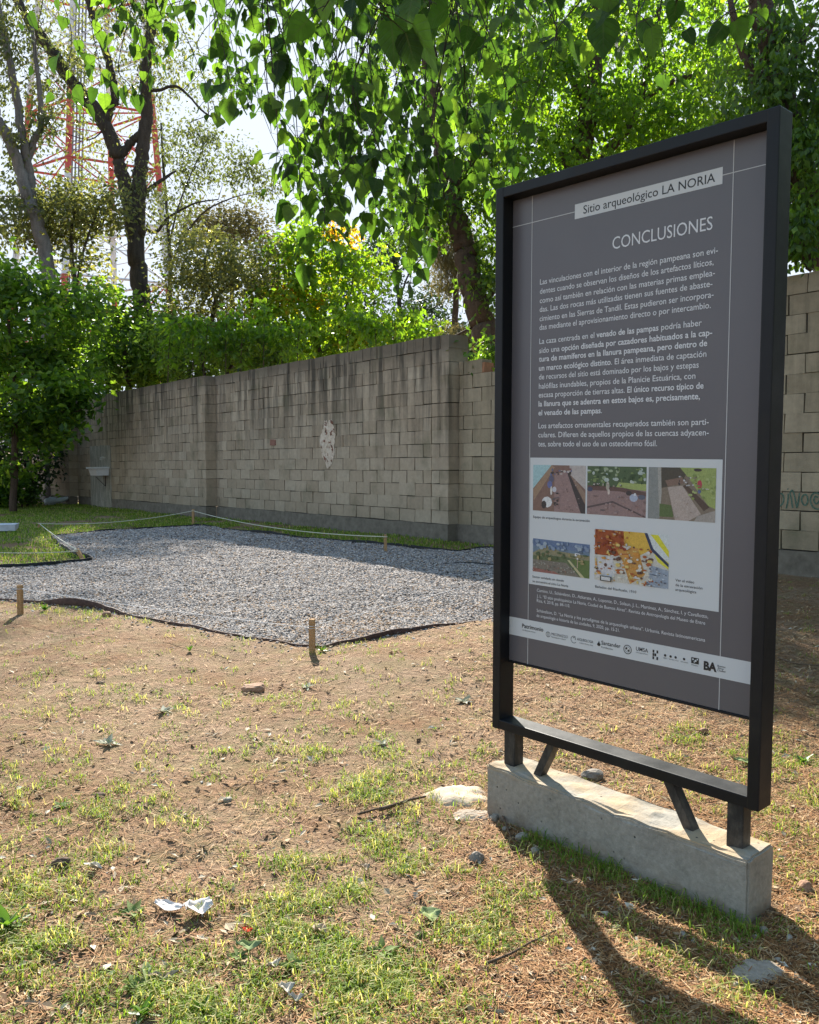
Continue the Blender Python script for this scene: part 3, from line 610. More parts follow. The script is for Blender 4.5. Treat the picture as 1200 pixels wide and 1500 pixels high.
def text(mb, s, u0, v0, u1=None, cap=.02, lay=.0012, off=0.0, right=False, bold=()):
    """One line of print from u0 to u1 on the baseline v0, capitals 'cap' high."""
    V, T = glyphs(s, off); x0, x1 = V[:, 0].min(), V[:, 0].max(); sy = cap / .682; sx = (u1 - u0) / (x1 - x0) if u1 else sy * .86
    def put(W, TT, dl): mb.add(np.stack([u0 + (W[:, 0] - x0) * sx, np.full(len(W), Q - dl), SZ + v0 + W[:, 1] * sy], 1), TT, .5)
    put(V, T, lay)
    for seg in bold:
        i = s.index(seg); pre = 0.0
        if i: W, _ = glyphs(s[:i] + '|'); Wb, _ = glyphs('|'); pre = W[:, 0].max() - Wb[:, 0].max()
        W, TT = glyphs(seg, .018); put(W + [pre, 0], TT, lay + .0003)
mb = MB(); text(mb, 'Sitio arqueológico LA NORIA', .3562, 1.8815, .8407, .027, .0010, .004); mb.build('title_lettering', M_ink, panel)
mb = MB(); text(mb, 'CONCLUSIONES', .4773, 1.7410, .8363, .0395); mb.build('heading_lettering', M_txt, panel)
mb = MB(); CAPH = .0190
for s, v, u1, bd in (('Las vinculaciones con el interior de la región pampeana son evi-', 1.6671, .8560, ()), ('dentes cuando se observan los diseños de los artefactos líticos,', 1.6342, .8429, ()),
    ('como así también en relación con las materias primas emplea-', 1.6010, .8482, ()), ('das. Las dos rocas más utilizadas tienen sus fuentes de abaste-', 1.5695, .8408, ()),
    ('cimiento en las Sierras de Tandil. Estas pudieron ser incorpora-', 1.5364, .8455, ()), ('das mediante el aprovisionamiento directo o por intercambio.', 1.5050, .8373, ()),
    ('La caza centrada en el venado de las pampas podría haber', 1.4548, .8085, ('venado de las pampas',)), ('sido una opción diseñada por cazadores habituados a la cap-', 1.4216, .8443, ('opción diseñada por cazadores habituados a la cap-',)),
    ('tura de mamíferos en la llanura pampeana, pero dentro de', 1.3910, .8286, ('tura de mamíferos en la llanura pampeana, pero dentro de',)), ('un marco ecológico distinto. El área inmediata de captación', 1.3584, .8270, ('un marco ecológico distinto',)),
    ('de recursos del sitio está dominado por los bajos y estepas', 1.3266, .8022, ()), ('halófilas inundables, propios de la Planicie Estuárica, con', 1.2932, .7918, ()),
    ('escasa proporción de tierras altas. El único recurso típico de', 1.2614, .8200, ('El único recurso típico de',)), ('la llanura que se adentra en estos bajos es, precisamente,', 1.2290, .8089, ('la llanura que se adentra en estos bajos es, precisamente,',)),
    ('el venado de las pampas.', 1.1965, .4466, ('el venado de las pampas',)), ('Los artefactos ornamentales recuperados también son parti-', 1.1490, .8404, ()),
    ('culares. Difieren de aquellos propios de las cuencas adyacen-', 1.1162, .8413, ()), ('tes, sobre todo el uso de un osteodermo fósil.', 1.0832, .6619, ())):
    text(mb, s, .1697, v, u1, CAPH, off=.006, bold=bd)
mb.build('body_lettering', M_txt, panel)
for block in ((('Camino, U., Schávelzon, D., Azkarate, A., Loponte, D., Solaun, J. L., Martínez, A., Sánchez, I. y Cavallotto,', .5452, .8551), ('J. L. “El sitio prehispánico La Noria, Ciudad de Buenos Aires”. Revista de Antropología del Museo de Entre', .5234, .8458), ('Ríos, 4, 2018, pp. 84-110.', .5062, .3230)),
    (('Schávelzon, D. “La Noria y los paradigmas de la arqueología urbana”. Urbania. Revista latinoamericana', .4694, .8472), ('de arqueología e historia de las ciudades, 9, 2020, pp. 15-21.', .4503, .5336))):
    mb = MB()
    for s, v, u1 in block: text(mb, s, .1712, v, u1, .0112)
    mb.build('reference_lettering', M_txt, panel)
for block in ((('Equipo de arqueólogos durante la excavación', .1494, .8190, .4026),), (('Sector señalado en donde', .1489, .5955, .2942), ('se encuentra el sitio La Noria', .1495, .5785, .3137)), (('Bañados del Riachuelo, 1910', .4300, .5915, .5949),),
    (('Ver el video', .7390, .6490, .8051), ('de la excavación', .7392, .6335, .8335), ('arqueológica', .7394, .6185, .8130))):
    mb = MB()
    for s, u0, v, u1 in block: text(mb, s, u0, v, u1, .0085, off=.006)
    mb.build('caption_lettering', M_ink, panel)
# logos
mb = MB()
text(mb, 'Patrimonio', .1009, .3990, .2032, .0150, off=.02); text(mb, 'de Buenos Aires', .1030, .3880, .1650, .0050); text(mb, 'MECENAZGO', .2415, .3925, .3157, .0095); text(mb, 'Participación Cultural', .2415, .3840, .3060, .0045)
text(mb, 'ARQUEOLOGIA', .3560, .3925, .4252, .0095); text(mb, 'Ciudad de Buenos Aires', .3650, .3830, .4240, .0042); text(mb, 'Santander', .4595, .3950, .5374, .0135, off=.012); text(mb, 'Fundación', .4595, .3830, .5060, .0060)
text(mb, 'UMSA', .5983, .3985, .6448, .0125, off=.012); text(mb, 'Universidad del Museo', .5985, .3905, .6440, .0038)
def ring_(u, v, r0, r1, lay=.0012, a0=0, a1=2 * math.pi, n=28, asp=1.0):
    V = []; 
    for i in range(n + 1):
        a = a0 + (a1 - a0) * i / n
        for r in (r0, r1): V.append([u + r * math.cos(a) * asp, Q - lay, SZ + v + r * math.sin(a)])
    mb.add(V, [[2 * i, 2 * i + 1, 2 * i + 3, 2 * i + 2] for i in range(n)], .5)
ring_(.2255, .3925, .0085, .0102); rect(mb, .2235, .3850, .2246, .4000, .0012); rect(mb, .2264, .3850, .2275, .4000, .0012)
ring_(.3420, .3925, .0115, .0132, a0=.9, a1=5.6); ring_(.3440, .3960, .004, .006, a0=-1, a1=3)
ring_(.4490, .3930, 0, .0055, asp=1.3); mb.add([[.4445, Q - .0012, SZ + .3955], [.4535, Q - .0012, SZ + .3955], [.4500, Q - .0012, SZ + .4065]], [[0, 1, 2]], .5)
ring_(.5655, .3955, .0135, .0160); ring_(.5655, .3955, .0085, .0095); ring_(.5610, .3985, 0, .0035); ring_(.5690, .3925, 0, .0035)
for i in range(3):
    for j in range(3):
        if (i + j) % 2 == 0 or i == 0: rect(mb, .6615 + i * .0073, .3805 + j * .0110, .6615 + i * .0073 + .0062, .3805 + j * .0110 + .0095, .0012)
for u in (.708, .728, .746, .776): ring_(u, .4010, 0, .0042); 
text(mb, 'UNESCO', .7020, .3900, .7160, .0040); text(mb, 'Patrimonio Mundial', .7220, .3900, .7560, .0035); text(mb, 'icomos argentina', .7640, .3900, .7900, .0035)
rect(mb, .8010, .3930, .8275, .4125, .0012); text(mb, 'Museo', .8030, .3860, .8250, .0042)
text(mb, 'BA', .8442, .3815, .8880, .0250, off=.05); text(mb, 'Buenos', .8905, .3985, .9165, .0055, off=.01); text(mb, 'Aires', .8905, .3915, .9110, .0055, off=.01); text(mb, 'Ciudad', .8905, .3845, .9165, .0055, off=.01)
mb.build('logo_lettering', M_ink, panel)
mb = MB(); 
for (u, v, r) in ((.8075, .4065, .003), (.8165, .4030, .0035), (.8225, .4080, .0025), (.8120, .3985, .0022)): ring_(u, v, 0, r, .0016)
mb.build('logo_relief', M_white, panel)
# printed photographs: flat colour shapes under a print grain
t = NT('print_photo'); at_ = t.n('ShaderNodeAttribute', attribute_name='Col'); f = t.noise(110, 5, .75); f2 = t.noise(420, 3)
t.pbr(t.mix(1.0, at_.outputs['Color'], t.mix(.5, t.ramp(f, [(.3, (.68, .68, .68)), (.7, (1.3, 1.3, 1.3))]), t.ramp(f2, [(.3, (.6, .6, .6)), (.7, (1.35, 1.35, 1.35))])), 'MULTIPLY'), .45, .4); M_photo = t.m
def picture(u0, v0, u1, v1, shapes, name='printed_photo', label=None):
    V, Fc, Cc = [], [], []
    for i, (pts, colr) in enumerate(shapes):
        b = len(V); 
        for (x_, y_) in pts: V.append((u0 + (u1 - u0) * min(max(x_, 0), 1), Q - .0010 - .00003 * i, SZ + v1 + (v0 - v1) * min(max(y_, 0), 1)))
        Fc.append(tuple(range(b, b + len(pts)))[::-1]); Cc.append(colr)
    me = bpy.data.meshes.new(name); me.from_pydata(V, [], Fc); ca = me.color_attributes.new('Col', 'FLOAT_COLOR', 'CORNER')
    for p in me.polygons:
        for li in p.loop_indices: ca.data[li].color = (*Cc[p.index], 1)
    me.materials.append(M_photo); o = bpy.data.objects.new(name, me); COL.objects.link(o); o.parent = panel
    if label: o['label'] = label
    return o
FULL = [(0, 0), (1, 0), (1, 1), (0, 1)]
def el(cx, cy, rx, ry, n=9): return [(cx + rx * math.cos(2 * math.pi * i / n), cy + ry * math.sin(2 * math.pi * i / n)) for i in range(n)]
rs = random.Random(3)
def specks(n, x0, x1, y0, y1, cols, r=(.01, .03), sl=None):
    out = []
    for _ in range(n):
        k = rs.random(); x_ = x0 + (x1 - x0) * k if sl else rs.uniform(x0, x1); y_ = (y0 + (y1 - y0) * k + rs.uniform(-sl, sl)) if sl else rs.uniform(y0, y1)
        out.append((el(x_, y_, rs.uniform(*r), rs.uniform(*r), 6), rs.choice(cols)))
    return out
brn, dk, red_ = (.20, .12, .095), (.05, .04, .04), (.24, .145, .13)
P1 = [(FULL, brn), ([(0, 0), (.36, 0), (0, .52)], (.33, .50, .52)), ([(.36, 0), (.42, .05), (.02, .78), (0, .55)], (.30, .20, .13)), ([(.70, 0), (1, 0), (1, .5), (.72, .2)], (.42, .38, .36)), ([(.42, .18), (.66, .14), (.93, 1), (.42, 1)], (.27, .18, .17)),
      ([(.66, .16), (.72, .22), (1, .82), (1, 1), (.92, 1)], dk), ([(.74, .22), (1, .58), (1, .8)], (.26, .18, .13)), (el(.36, .30, .05, .08), (.10, .10, .16)), (el(.33, .42, .05, .08), (.12, .14, .3)), (el(.42, .52, .04, .06), (.5, .5, .55)), (el(.28, .80, .10, .12), (.62, .62, .62)), (el(.22, .86, .05, .09), dk), (el(.36, .55, .02, .10), (.6, .58, .55))]
P1 += specks(26, .34, .74, .08, .22, [(.5, .45, .42), dk, (.2, .1, .1), (.12, .14, .25)], (.012, .035)) + specks(30, .5, .9, .3, .98, [(.34, .25, .23), (.18, .12, .11)], (.006, .02)) + specks(10, .4, .5, .55, .9, [dk, (.12, .1, .1)], (.01, .03))
picture(.1475, .8470, .3830, 1.0155, P1, label='printed photo of a narrow excavation trench')
P2 = [(FULL, (.26, .175, .165)), ([(0, 0), (1, 0), (1, .40), (0, .45)], (.07, .11, .05)), ([(.55, .32), (1, .34), (1, .47), (.5, .43)], (.30, .36, .12)), ([(0, .40), (.6, .42), (1, .50), (1, .58), (.55, .50), (0, .50)], (.12, .07, .06)), ([(0, .84), (.45, .70), (1, .98), (1, 1), (.98, 1), (.45, .74), (0, .88)], (.10, .07, .07)),
      (el(.36, .40, .03, .10), (.35, .32, .26)), (el(.38, .52, .02, .06), (.5, .44, .4)), (el(.05, .48, .05, .05), (.06, .07, .12)), (el(.72, .53, .05, .05), dk), (el(.80, .62, .07, .08), (.36, .40, .50)), (el(.82, .55, .02, .03), (.6, .6, .6)), (el(.93, .60, .06, .05), (.10, .11, .15)), (el(.28, .90, .05, .02), (.12, .09, .09))]
P2 += specks(60, 0, 1, .02, .34, [(.16, .22, .08), (.04, .07, .03), (.28, .34, .22), (.4, .46, .42)], (.012, .05)) + specks(20, .05, .6, .34, .42, [(.55, .55, .5), dk, (.3, .25, .2)], (.008, .02)) + specks(20, 0, 1, .6, .98, [(.32, .23, .22), (.2, .13, .12)], (.01, .03))
picture(.3900, .8470, .6250, 1.0150, P2, label='printed photo of a wide dug floor under trees')
P3 = [(FULL, (.20, .16, .12)), ([(.2, 0), (.62, 0), (.5, .3), (.2, .4)], (.07, .06, .045)), ([(.48, 0), (1, 0), (1, .75), (.9, .7), (.6, .18)], (.28, .34, .11)), ([(0, 0), (.14, 0), (.18, 1), (0, 1)], (.22, .23, .22)), ([(.14, 0), (.19, 0), (.21, .5), (.18, 1)], (.34, .33, .30)), ([(.30, .38), (.52, .34), (.80, .86), (.62, 1), (.42, 1)], (.40, .33, .29)),
      ([(.52, .34), (.58, .32), (.92, .72), (.84, .80)], (.09, .06, .045)), ([(.26, .25), (.52, .18), (.54, .30), (.30, .36)], (.20, .13, .10)), ([(.18, .7), (.36, .72), (.40, .95), (.18, .95)], (.10, .14, .05)), (el(.77, .31, .035, .09), (.42, .05, .08)), (el(.77, .43, .025, .05), (.10, .13, .25)), (el(.74, .04, .06, .03), dk), (el(.85, .39, .06, .012), (.5, .48, .44)), ([(.75, .9), (1, .78), (1, 1), (.7, 1)], (.32, .29, .26))]
P3 += specks(26, .46, .72, .17, .34, [(.5, .5, .52), dk, (.2, .16, .14)], (.008, .022)) + specks(24, .62, 1, .1, .62, [(.34, .40, .16), (.20, .25, .08)], (.012, .04)) + specks(20, .36, .7, .5, .95, [(.46, .4, .36), (.3, .24, .2)], (.008, .02))
picture(.6328, .8465, .8695, 1.0150, P3, label='printed photo of a rectangular pit with a person in red')
P4 = [([(0, .30), (1, .32), (1, 1), (0, 1)], (.12, .17, .28)), ([(0, .46), (1, .48), (1, 1), (0, 1)], (.14, .20, .27)), ([(0, .60), (.25, .42), (.5, .52), (1, .55), (1, 1), (0, 1)], (.24, .22, .13)), ([(0, .66), (.6, .62), (1, .66), (1, 1), (0, 1)], (.11, .14, .07)), ([(0, .74), (.6, .74), (.84, 1), (0, 1)], (.18, .16, .13)), ([(0, .92), (.4, .95), (.5, 1), (0, 1)], (.28, .12, .10)), ([(.62, .68), (.66, .68), (.92, 1), (.86, 1)], (.45, .42, .24)), ([(.68, .66), (1, .64), (1, 1), (.92, 1)], (.11, .16, .05)), (FULL[:0] + [(.75, .52), (.84, .52), (.84, .58), (.75, .58)], (.65, .65, .65)), ([(.77, .54), (.82, .54), (.82, .56), (.77, .56)], dk), (el(.795, .63, .015, .02), (.7, .7, .7)), ([(.79, .64), (.80, .64), (.80, .82), (.79, .82)], (.5, .35, .3))]
P4 += specks(70, 0, .8, .76, .97, [(.30, .28, .25), (.08, .07, .06), (.26, .14, .11), (.36, .34, .3)], (.006, .018)) + specks(30, 0, 1, .34, .5, [(.20, .26, .36), (.10, .14, .2), (.3, .36, .42)], (.01, .05)) + specks(24, .1, 1, .55, .72, [(.30, .25, .12), (.08, .11, .05)], (.01, .05))
picture(.1500, .6195, .4050, .7960, P4, label='printed aerial photo of fields and a city edge')
P5 = [(FULL, (.52, .50, .44)), ([(0, 0), (.45, 0), (.55, .35), (.3, .5), (0, .5)], (.30, .07, .02)), ([(.40, 0), (.70, 0), (.78, .3), (.55, .5), (.42, .3)], (.60, .38, .06)), ([(.28, .3), (.6, .3), (.7, .8), (.5, 1), (.4, .6)], (.50, .26, .07)), ([(.68, 0), (1, 0), (1, .5), (.82, .35)], (.56, .60, .60)), ([(.76, .02), (.86, .02), (1, .30), (1, .42)], (.62, .58, .04)), ([(.80, .34), (1, .52), (1, .64), (.86, .52)], (.60, .56, .05)), ([(.68, 0), (.72, 0), (.80, .28), (1, .54), (1, .60), (.77, .32)], (.03, .04, .09)), ([(.78, .6), (1, .66), (1, 1), (.72, 1)], (.30, .35, .42)), ([(.05, .55), (.25, .5), (.3, .9), (.02, .95)], (.55, .54, .55))]
P5 += specks(150, 0, .78, .25, 1, [(.55, .25, .05), (.35, .10, .03), (.58, .45, .15), (.58, .57, .54), (.12, .06, .04), (.6, .58, .5)], (.008, .04)) + specks(60, 0, .5, 0, .4, [(.36, .09, .03), (.22, .04, .02), (.45, .2, .05), (.5, .45, .4)], (.008, .035)) + specks(40, .74, 1, .6, 1, [(.5, .55, .6), (.1, .12, .16), (.2, .15, .12)], (.006, .02))
P5 += [([(.10, .90), (.26, .90), (.26, 1), (.10, 1)], (.03, .03, .03)), ([(.115, .915), (.245, .915), (.245, .985), (.115, .985)], (.55, .55, .55))]
picture(.4260, .6200, .7135, .7970, P5, 'printed_map', 'printed old map in red, ochre and yellow')
bpy.data.objects.remove(_fo)
# ------------------------------------------------------------------ trees
def leaf_verts(P, A, Nn, L, wr, fold=.25, fancy=False):
    """Folded pointed leaves: P base points, A axes, Nn face normals."""
    A = A / (np.linalg.norm(A, axis=1)[:, None] + 1e-9); Sd = np.cross(A, Nn); Sd /= np.linalg.norm(Sd, axis=1)[:, None] + 1e-9; Up = np.cross(Sd, A)
    n = len(P); L = L[:, None]; w = L * wr
    if not fancy:
        V = np.stack([P, P + A * L * .42 - Sd * w + Up * w * fold, P + A * L - Up * L * .06, P + A * L * .42 + Sd * w + Up * w * fold], 1)
        i = np.arange(n)[:, None] * 4
        return V.reshape(-1, 3), np.concatenate([i + [[0, 1, 2]], i + [[0, 2, 3]]]), 2
    prof = [(0, .0), (-.03, .55), (.10, .92), (.28, 1.0), (.48, .82), (.70, .48), (.87, .18), (1.0, 0)]     # heart-shaped outline along the midrib
    curl = rng.uniform(-.06, .26, (n, 1)); rows = []
    for (tt, ww) in prof:
        mid = P + A * L * max(tt, 0) - Up * L * curl * max(tt, 0) ** 2
        ed = A * L * min(tt, 0)
        wav = rng.normal(0, .025, (n, 1)) * L
        rows.append((mid, mid + ed - Sd * w * ww + Up * (w * ww * fold + wav), mid + ed + Sd * w * ww + Up * (w * ww * fold - wav)))
    V = np.stack([r[k] for r in rows for k in range(3)], 1); m = len(prof); i = np.arange(n)[:, None] * (3 * m); Fc = []
    for j in range(m - 1):
        a, b = 3 * j, 3 * (j + 1); Fc += [i + [[a, a + 1, b + 1, b]], i + [[a, b, b + 2, a + 2]]]
    return V.reshape(-1, 3), np.concatenate(Fc), 2 * (m - 1)
def rvec(n): v = rng.normal(0, 1, (n, 3)); return v / np.linalg.norm(v, axis=1)[:, None]
class Tree:
    def __init__(self, name, label, base, bark, leafmat, cat='tree', group='trees behind and beside the wall'):
        self.root = thing(name, label, cat, tuple(base), group=group); self.bark, self.leafmat = bark, leafmat
        self.w = MB(); self.lv = MB(); self.pts = []
    def limb(self, pts, r0, r1, sides=10, rough=.12):
        P = smoothline(pts, 6); n = len(P); L = np.linspace(0, 1, n); R = r0 + (r1 - r0) * L
        P = P + rng.normal(0, .12, P.shape) * R[:, None]; R = R * (1 + rough * (rng.random(n) - .5))
        self.w.tube(P, R, sides); self.pts.append(np.hstack([P, R[:, None]])); return self
    def limb_px(self, pts, Y, r0, r1, **k):
        return self.limb([at(p[0], p[1], Y if len(p) < 3 else p[2]) for p in pts], r0, r1, **k)
    def twig(self, c, r=.012, sides=4):
        if not self.pts: return
        A = np.vstack(self.pts); d = A[:, :3] - c; q = np.argmin((d ** 2).sum(1) + 1.5 * np.maximum(d[:, 2], 0) ** 2); a = A[q]; L = np.linalg.norm(a[:3] - c)
        if L < .02: return
        m = (a[:3] * .55 + c * .45) + rng.normal(0, .12, 3) * L * .6; m2 = (a[:3] * .2 + c * .8) + rng.normal(0, .08, 3) * L * .6 + [0, 0, -.03 * L]
        P = smoothline([a[:3], m, m2, c], 3); r0 = min(a[3] * .6, max(r, .014 * L)); self.w.tube(P, np.linspace(r0, r * .45, len(P)), sides, False)
        self.pts.append(np.hstack([P[3:], np.full((len(P) - 3, 1), r * .7)]))
    def clumps(self, blobs, per, size, wr=.28, spread=.4, droop=.4, lev=.5, hue=(0, 1), twig=.012, fold=.25, flat=.75, shell=.5):
        """blobs: (px, py, Y, rx px, ry px, depth m, how many clumps)."""
        for (px, py, Yd, rx, ry, dp, nc) in blobs:
            C = at(px, py, Yd); k = Yd / F_PX
            for _ in range(nc):
                v = rvec(1)[0] * (rng.random() ** (1 / 3) * (1 - shell) + shell * (rng.random() ** .25))
                c = C + RT * v[0] * rx * k + np.array([0, 1, 0]) * v[1] * dp + np.array([0, 0, 1]) * v[2] * ry * k
                if twig: self.twig(c, twig)
                n = max(3, int(per * rng.uniform(.5, 1.4))); sp = spread * rng.uniform(.6, 1.3)
                P = c + rng.normal(0, 1, (n, 3)) * np.array([sp, sp, sp * flat]) * .55
                A = rvec(n) * [1, 1, .6] + [0, 0, -droop] + (P - c) * .8; Nn = rvec(n) + [0, 0, lev * .9]
                L = size * rng.uniform(.6, 1.35, n); V, Fc, m = leaf_verts(P, A, Nn, L, wr, fold)
                h0 = rng.random(); r = np.clip(hue[0] + (hue[1] - hue[0]) * (h0 * .55 + rng.random(n) * .45), 0, 1); self.lv.add(V, Fc, np.concatenate([r] * m))
        return self
    def done(self, crown='crown'):
        if self.w.n: self.w.build('trunk', self.bark, self.root, True)
        if self.lv.n:
            o = self.lv.build(crown, self.leafmat, self.root, self.leafmat is LF_mul)
            if self.leafmat is LF_mul: blade_attr(o)
        return self.root
BK_dark = mat_bark('dark_bark', (.020, .017, .014), (.095, .080, .066)); BK_pale = mat_bark('pale_bark', (.07, .065, .06), (.24, .225, .205)); BK_red = mat_bark('brown_bark', (.035, .024, .017), (.135, .095, .068))
LF_green = mat_leaf('green_leaf', [(0, (.018, .042, .011)), (.45, (.050, .105, .018)), (.8, (.10, .18, .028)), (1, (.18, .26, .05))], (3.0, 2.7, .9), .52)
LF_priv = mat_leaf('privet_leaf', [(0, (.016, .040, .010)), (.4, (.045, .100, .018)), (.75, (.10, .185, .028)), (1, (.20, .29, .05))], (3.2, 2.8, .9), .6, .4, .4)
LF_olive = mat_leaf('olive_leaf', [(0, (.045, .062, .026)), (.5, (.095, .112, .042)), (1, (.22, .205, .065))], (2.0, 2.0, 1.1), .5)
LF_yel = mat_leaf('bright_leaf', [(0, (.040, .095, .012)), (.5, (.090, .175, .018)), (.80, (.17, .245, .026)), (.90, (.30, .22, .02)), (1, (.36, .17, .03))], (2.8, 2.6, .8), .58)
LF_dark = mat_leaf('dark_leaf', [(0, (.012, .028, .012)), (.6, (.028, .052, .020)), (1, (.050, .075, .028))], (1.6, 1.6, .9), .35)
LF_pine = mat_leaf('pine_needle', [(0, (.070, .075, .030)), (.6, (.125, .115, .050)), (1, (.20, .165, .085))], (1.5, 1.4, .9), .4, .6)
def mat_veined(name, stops, trans, tfac):
    t = NT(name); k = t.ramp(t.attr(), stops); a = t.n('ShaderNodeAttribute', attribute_name='blade'); s = t.n('ShaderNodeSeparateXYZ'); t.l(a.outputs['Vector'], s.inputs[0])
    u = t.math('ABSOLUTE', s.outputs[0]); v = s.outputs[1]
    mid = t.math('LESS_THAN', u, .05); fr = t.math('FRACT', t.math('MULTIPLY', t.math('SUBTRACT', v, t.math('MULTIPLY', u, .22)), 7.0)); side = t.math('LESS_THAN', fr, .10)
    vein = t.math('MAXIMUM', mid, t.math('MULTIPLY', side, .6)); n_ = t.noise(38, 3); k = t.mix(.7, k, t.mix(1.0, k, t.ramp(n_, [(.3, (.7, .7, .7)), (.7, (1.25, 1.25, 1.2))]), 'MULTIPLY'))
    kv = t.mix(t.math('MULTIPLY', vein, .55), k, (.16, .22, .07)); p = t.n('ShaderNodeBsdfPrincipled'); t.l(kv, p.inputs['Base Color']); p.inputs['Roughness'].default_value = .58; p.inputs['Specular IOR Level'].default_value = .25
    puff = t.math('SUBTRACT', 1.0, t.math('MINIMUM', t.math('MULTIPLY', t.math('MINIMUM', fr, t.math('SUBTRACT', 1.0, fr)), 6.0), 1.0)); t.l(t.bump(t.math('MULTIPLY', t.math('MAXIMUM', puff, mid), -1.0), .6, .004), p.inputs['Normal'])
    tr = t.n('ShaderNodeBsdfTranslucent'); t.l(t.mix(t.math('MULTIPLY', vein, .5), t.mix(1.0, k, trans, 'MULTIPLY'), (.03, .05, .01)), tr.inputs['Color']); mx = t.n('ShaderNodeMixShader'); mx.inputs[0].default_value = tfac
    t.l(p.outputs[0], mx.inputs[1]); t.l(tr.outputs[0], mx.inputs[2]); t.l(mx.outputs[0], t.out.inputs[0]); return t.m
LF_mul = mat_veined('mulberry_leaf', [(0, (.012, .032, .010)), (.5, (.027, .062, .015)), (.85, (.062, .118, .024)), (1, (.12, .18, .034))], (3.9, 3.7, 1.1), .5)
BLADE = np.array([[u_, t_, 0] for t_ in (0, -.03, .10, .28, .48, .70, .87, 1.0) for u_ in (0, -1, 1)], np.float32)
def blade_attr(o):
    me = o.data; n = len(me.vertices)
    if n % 24 == 0: a = me.attributes.new('blade', 'FLOAT_VECTOR', 'POINT'); a.data.foreach_set('vector', np.tile(BLADE, (n // 24, 1)).ravel())
def gp0(px, py, Y): p = at(px, py, Y); return np.array([p[0], p[1], float(gz_base(p[0], p[1])) - .15])

# forked eucalypt beyond the wall
T = Tree('forked_tree', 'tall dark forked tree before the lattice tower, its limbs spreading in a V', gp0(212, 640, 30), BK_dark, LF_olive)
T.limb([gp0(216, 640, 30), at(214, 520, 30), at(207, 440, 30), at(200, 370, 30), at(191, 310, 30), at(181, 262, 30), at(172, 228, 30)], .36, .20)
T.limb_px([(172, 230), (160, 195), (143, 165), (122, 138), (100, 112), (78, 78), (55, 45), (36, 20), (14, -20), (-20, -70)], 30, .25, .14)
T.limb_px([(154, 188), (160, 160), (168, 142), (164, 110), (155, 75), (140, 35), (126, -10), (118, -70)], 30, .16, .09)
T.limb_px([(199, 345), (203, 300), (206, 255), (211, 205), (214, 160), (213, 110), (219, 60), (224, 10), (226, -60)], 30, .27, .13)
T.limb_px([(176, 228), (190, 210), (203, 200), (211, 190)], 30, .14, .12)
T.limb_px([(206, 285), (225, 272), (245, 258), (258, 250)], 30, .09, .03, sides=6); T.limb_px([(212, 130), (232, 132), (262, 128), (300, 165), (330, 180)], 30, .07, .02, sides=6)
T.limb_px([(204, 330), (228, 340), (248, 318), (285, 298), (320, 292)], 30.5, .07, .02, sides=6)
for _ in range(110):
    T.twig(at(rng.uniform(20, 330), rng.uniform(-10, 330), 30 + rng.normal(0, .8)), .014)
T.clumps([(150, 200, 31, 110, 110, 3, 34), (60, 50, 30, 90, 70, 3, 34), (170, 60, 30, 120, 110, 3, 60), (60, 120, 30.5, 70, 90, 2, 30), (205, 300, 29.6, 22, 60, .6, 16), (228, 60, 30, 50, 60, 2, 24)], 46, .14, .24, .75, .9, .1, (0, .9), .012)
T.done()
T = Tree('pale_tree', 'pale grey trunk leaning in from the left edge with ivy round its base', gp0(72, 640, 27), BK_pale, LF_olive)
T.limb([gp0(74, 640, 27), at(73, 500, 27), at(72, 430, 27), at(66, 370, 27), at(52, 318, 27), at(38, 280, 27), at(24, 232, 27), at(6, 190, 27), at(-25, 150, 27)], .26, .14)
T.limb_px([(47, 300), (44, 262), (38, 225), (30, 180), (20, 120), (8, 60), (-4, 0), (-14, -60)], 27.2, .15, .09); T.limb_px([(40, 240), (50, 205), (60, 185), (58, 130), (52, 80), (47, 40)], 27.3, .12, .05, sides=7)
T.clumps([(20, 120, 27, 60, 120, 2, 46), (15, 310, 27.5, 40, 60, 2, 30)], 60, .16, .26, .55, .9, .1, (0, .8), .011)
T.done()
T = Tree('ivy_clad_tree', 'yellow-olive bushy tree in front of the red tower leg, left of the forked trunk', gp0(120, 640, 28), BK_dark, LF_olive)
T.limb([gp0(118, 640, 28), at(116, 480, 28), at(110, 420, 28), at(104, 350, 28), at(112, 300, 28)], .10, .04, sides=7); T.limb_px([(110, 430), (122, 370), (138, 320), (150, 290)], 28, .05, .02, sides=6)
T.clumps([(98, 315, 28, 62, 42, 1.4, 60), (60, 330, 28, 34, 40, 1, 22), (140, 300, 28, 40, 34, 1, 26), (120, 385, 28, 30, 26, 1, 10)], 44, .16, .28, .60, .4, .2, (.2, 1), .010)
T.done()
# leafy privets at the left
T = Tree('privet_tree', 'dense bright green leafy tree at the left edge, in front of the wall\'s far end', gp0(18, 712, 20.5), BK_red, LF_priv)
Yp = 21.5; b0 = gp0(18, 700, Yp) + [0, 0, .15]; T.root.location = tuple(b0)
T.limb([b0 - [0, 0, .1], at(22, 650, Yp), at(24, 600, Yp), at(20, 540, Yp), at(12, 470, Yp)], .10, .04, sides=8); T.limb_px([(23, 610), (45, 560), (68, 510), (90, 470)], Yp, .06, .02, sides=7); T.limb_px([(22, 640), (0, 590), (-30, 540)], Yp, .06, .02, sides=7)
T.limb_px([(24, 570), (60, 580), (95, 605), (120, 600)], Yp, .04, .012, sides=6)
T.clumps([(40, 475, Yp, 92, 60, 1.5, 105), (20, 560, Yp, 110, 70, 1.5, 110), (95, 550, Yp, 58, 44, 1.1, 50), (88, 612, Yp, 40, 34, .7, 30), (10, 650, Yp, 70, 55, 1.2, 50), (-20, 420, Yp, 70, 50, 1.4, 36), (30, 410, Yp, 60, 28, 1.2, 16), (110, 440, Yp, 34, 40, 1, 16)], 26, .20, .27, .42, .35, .5, (0, 1), .010)
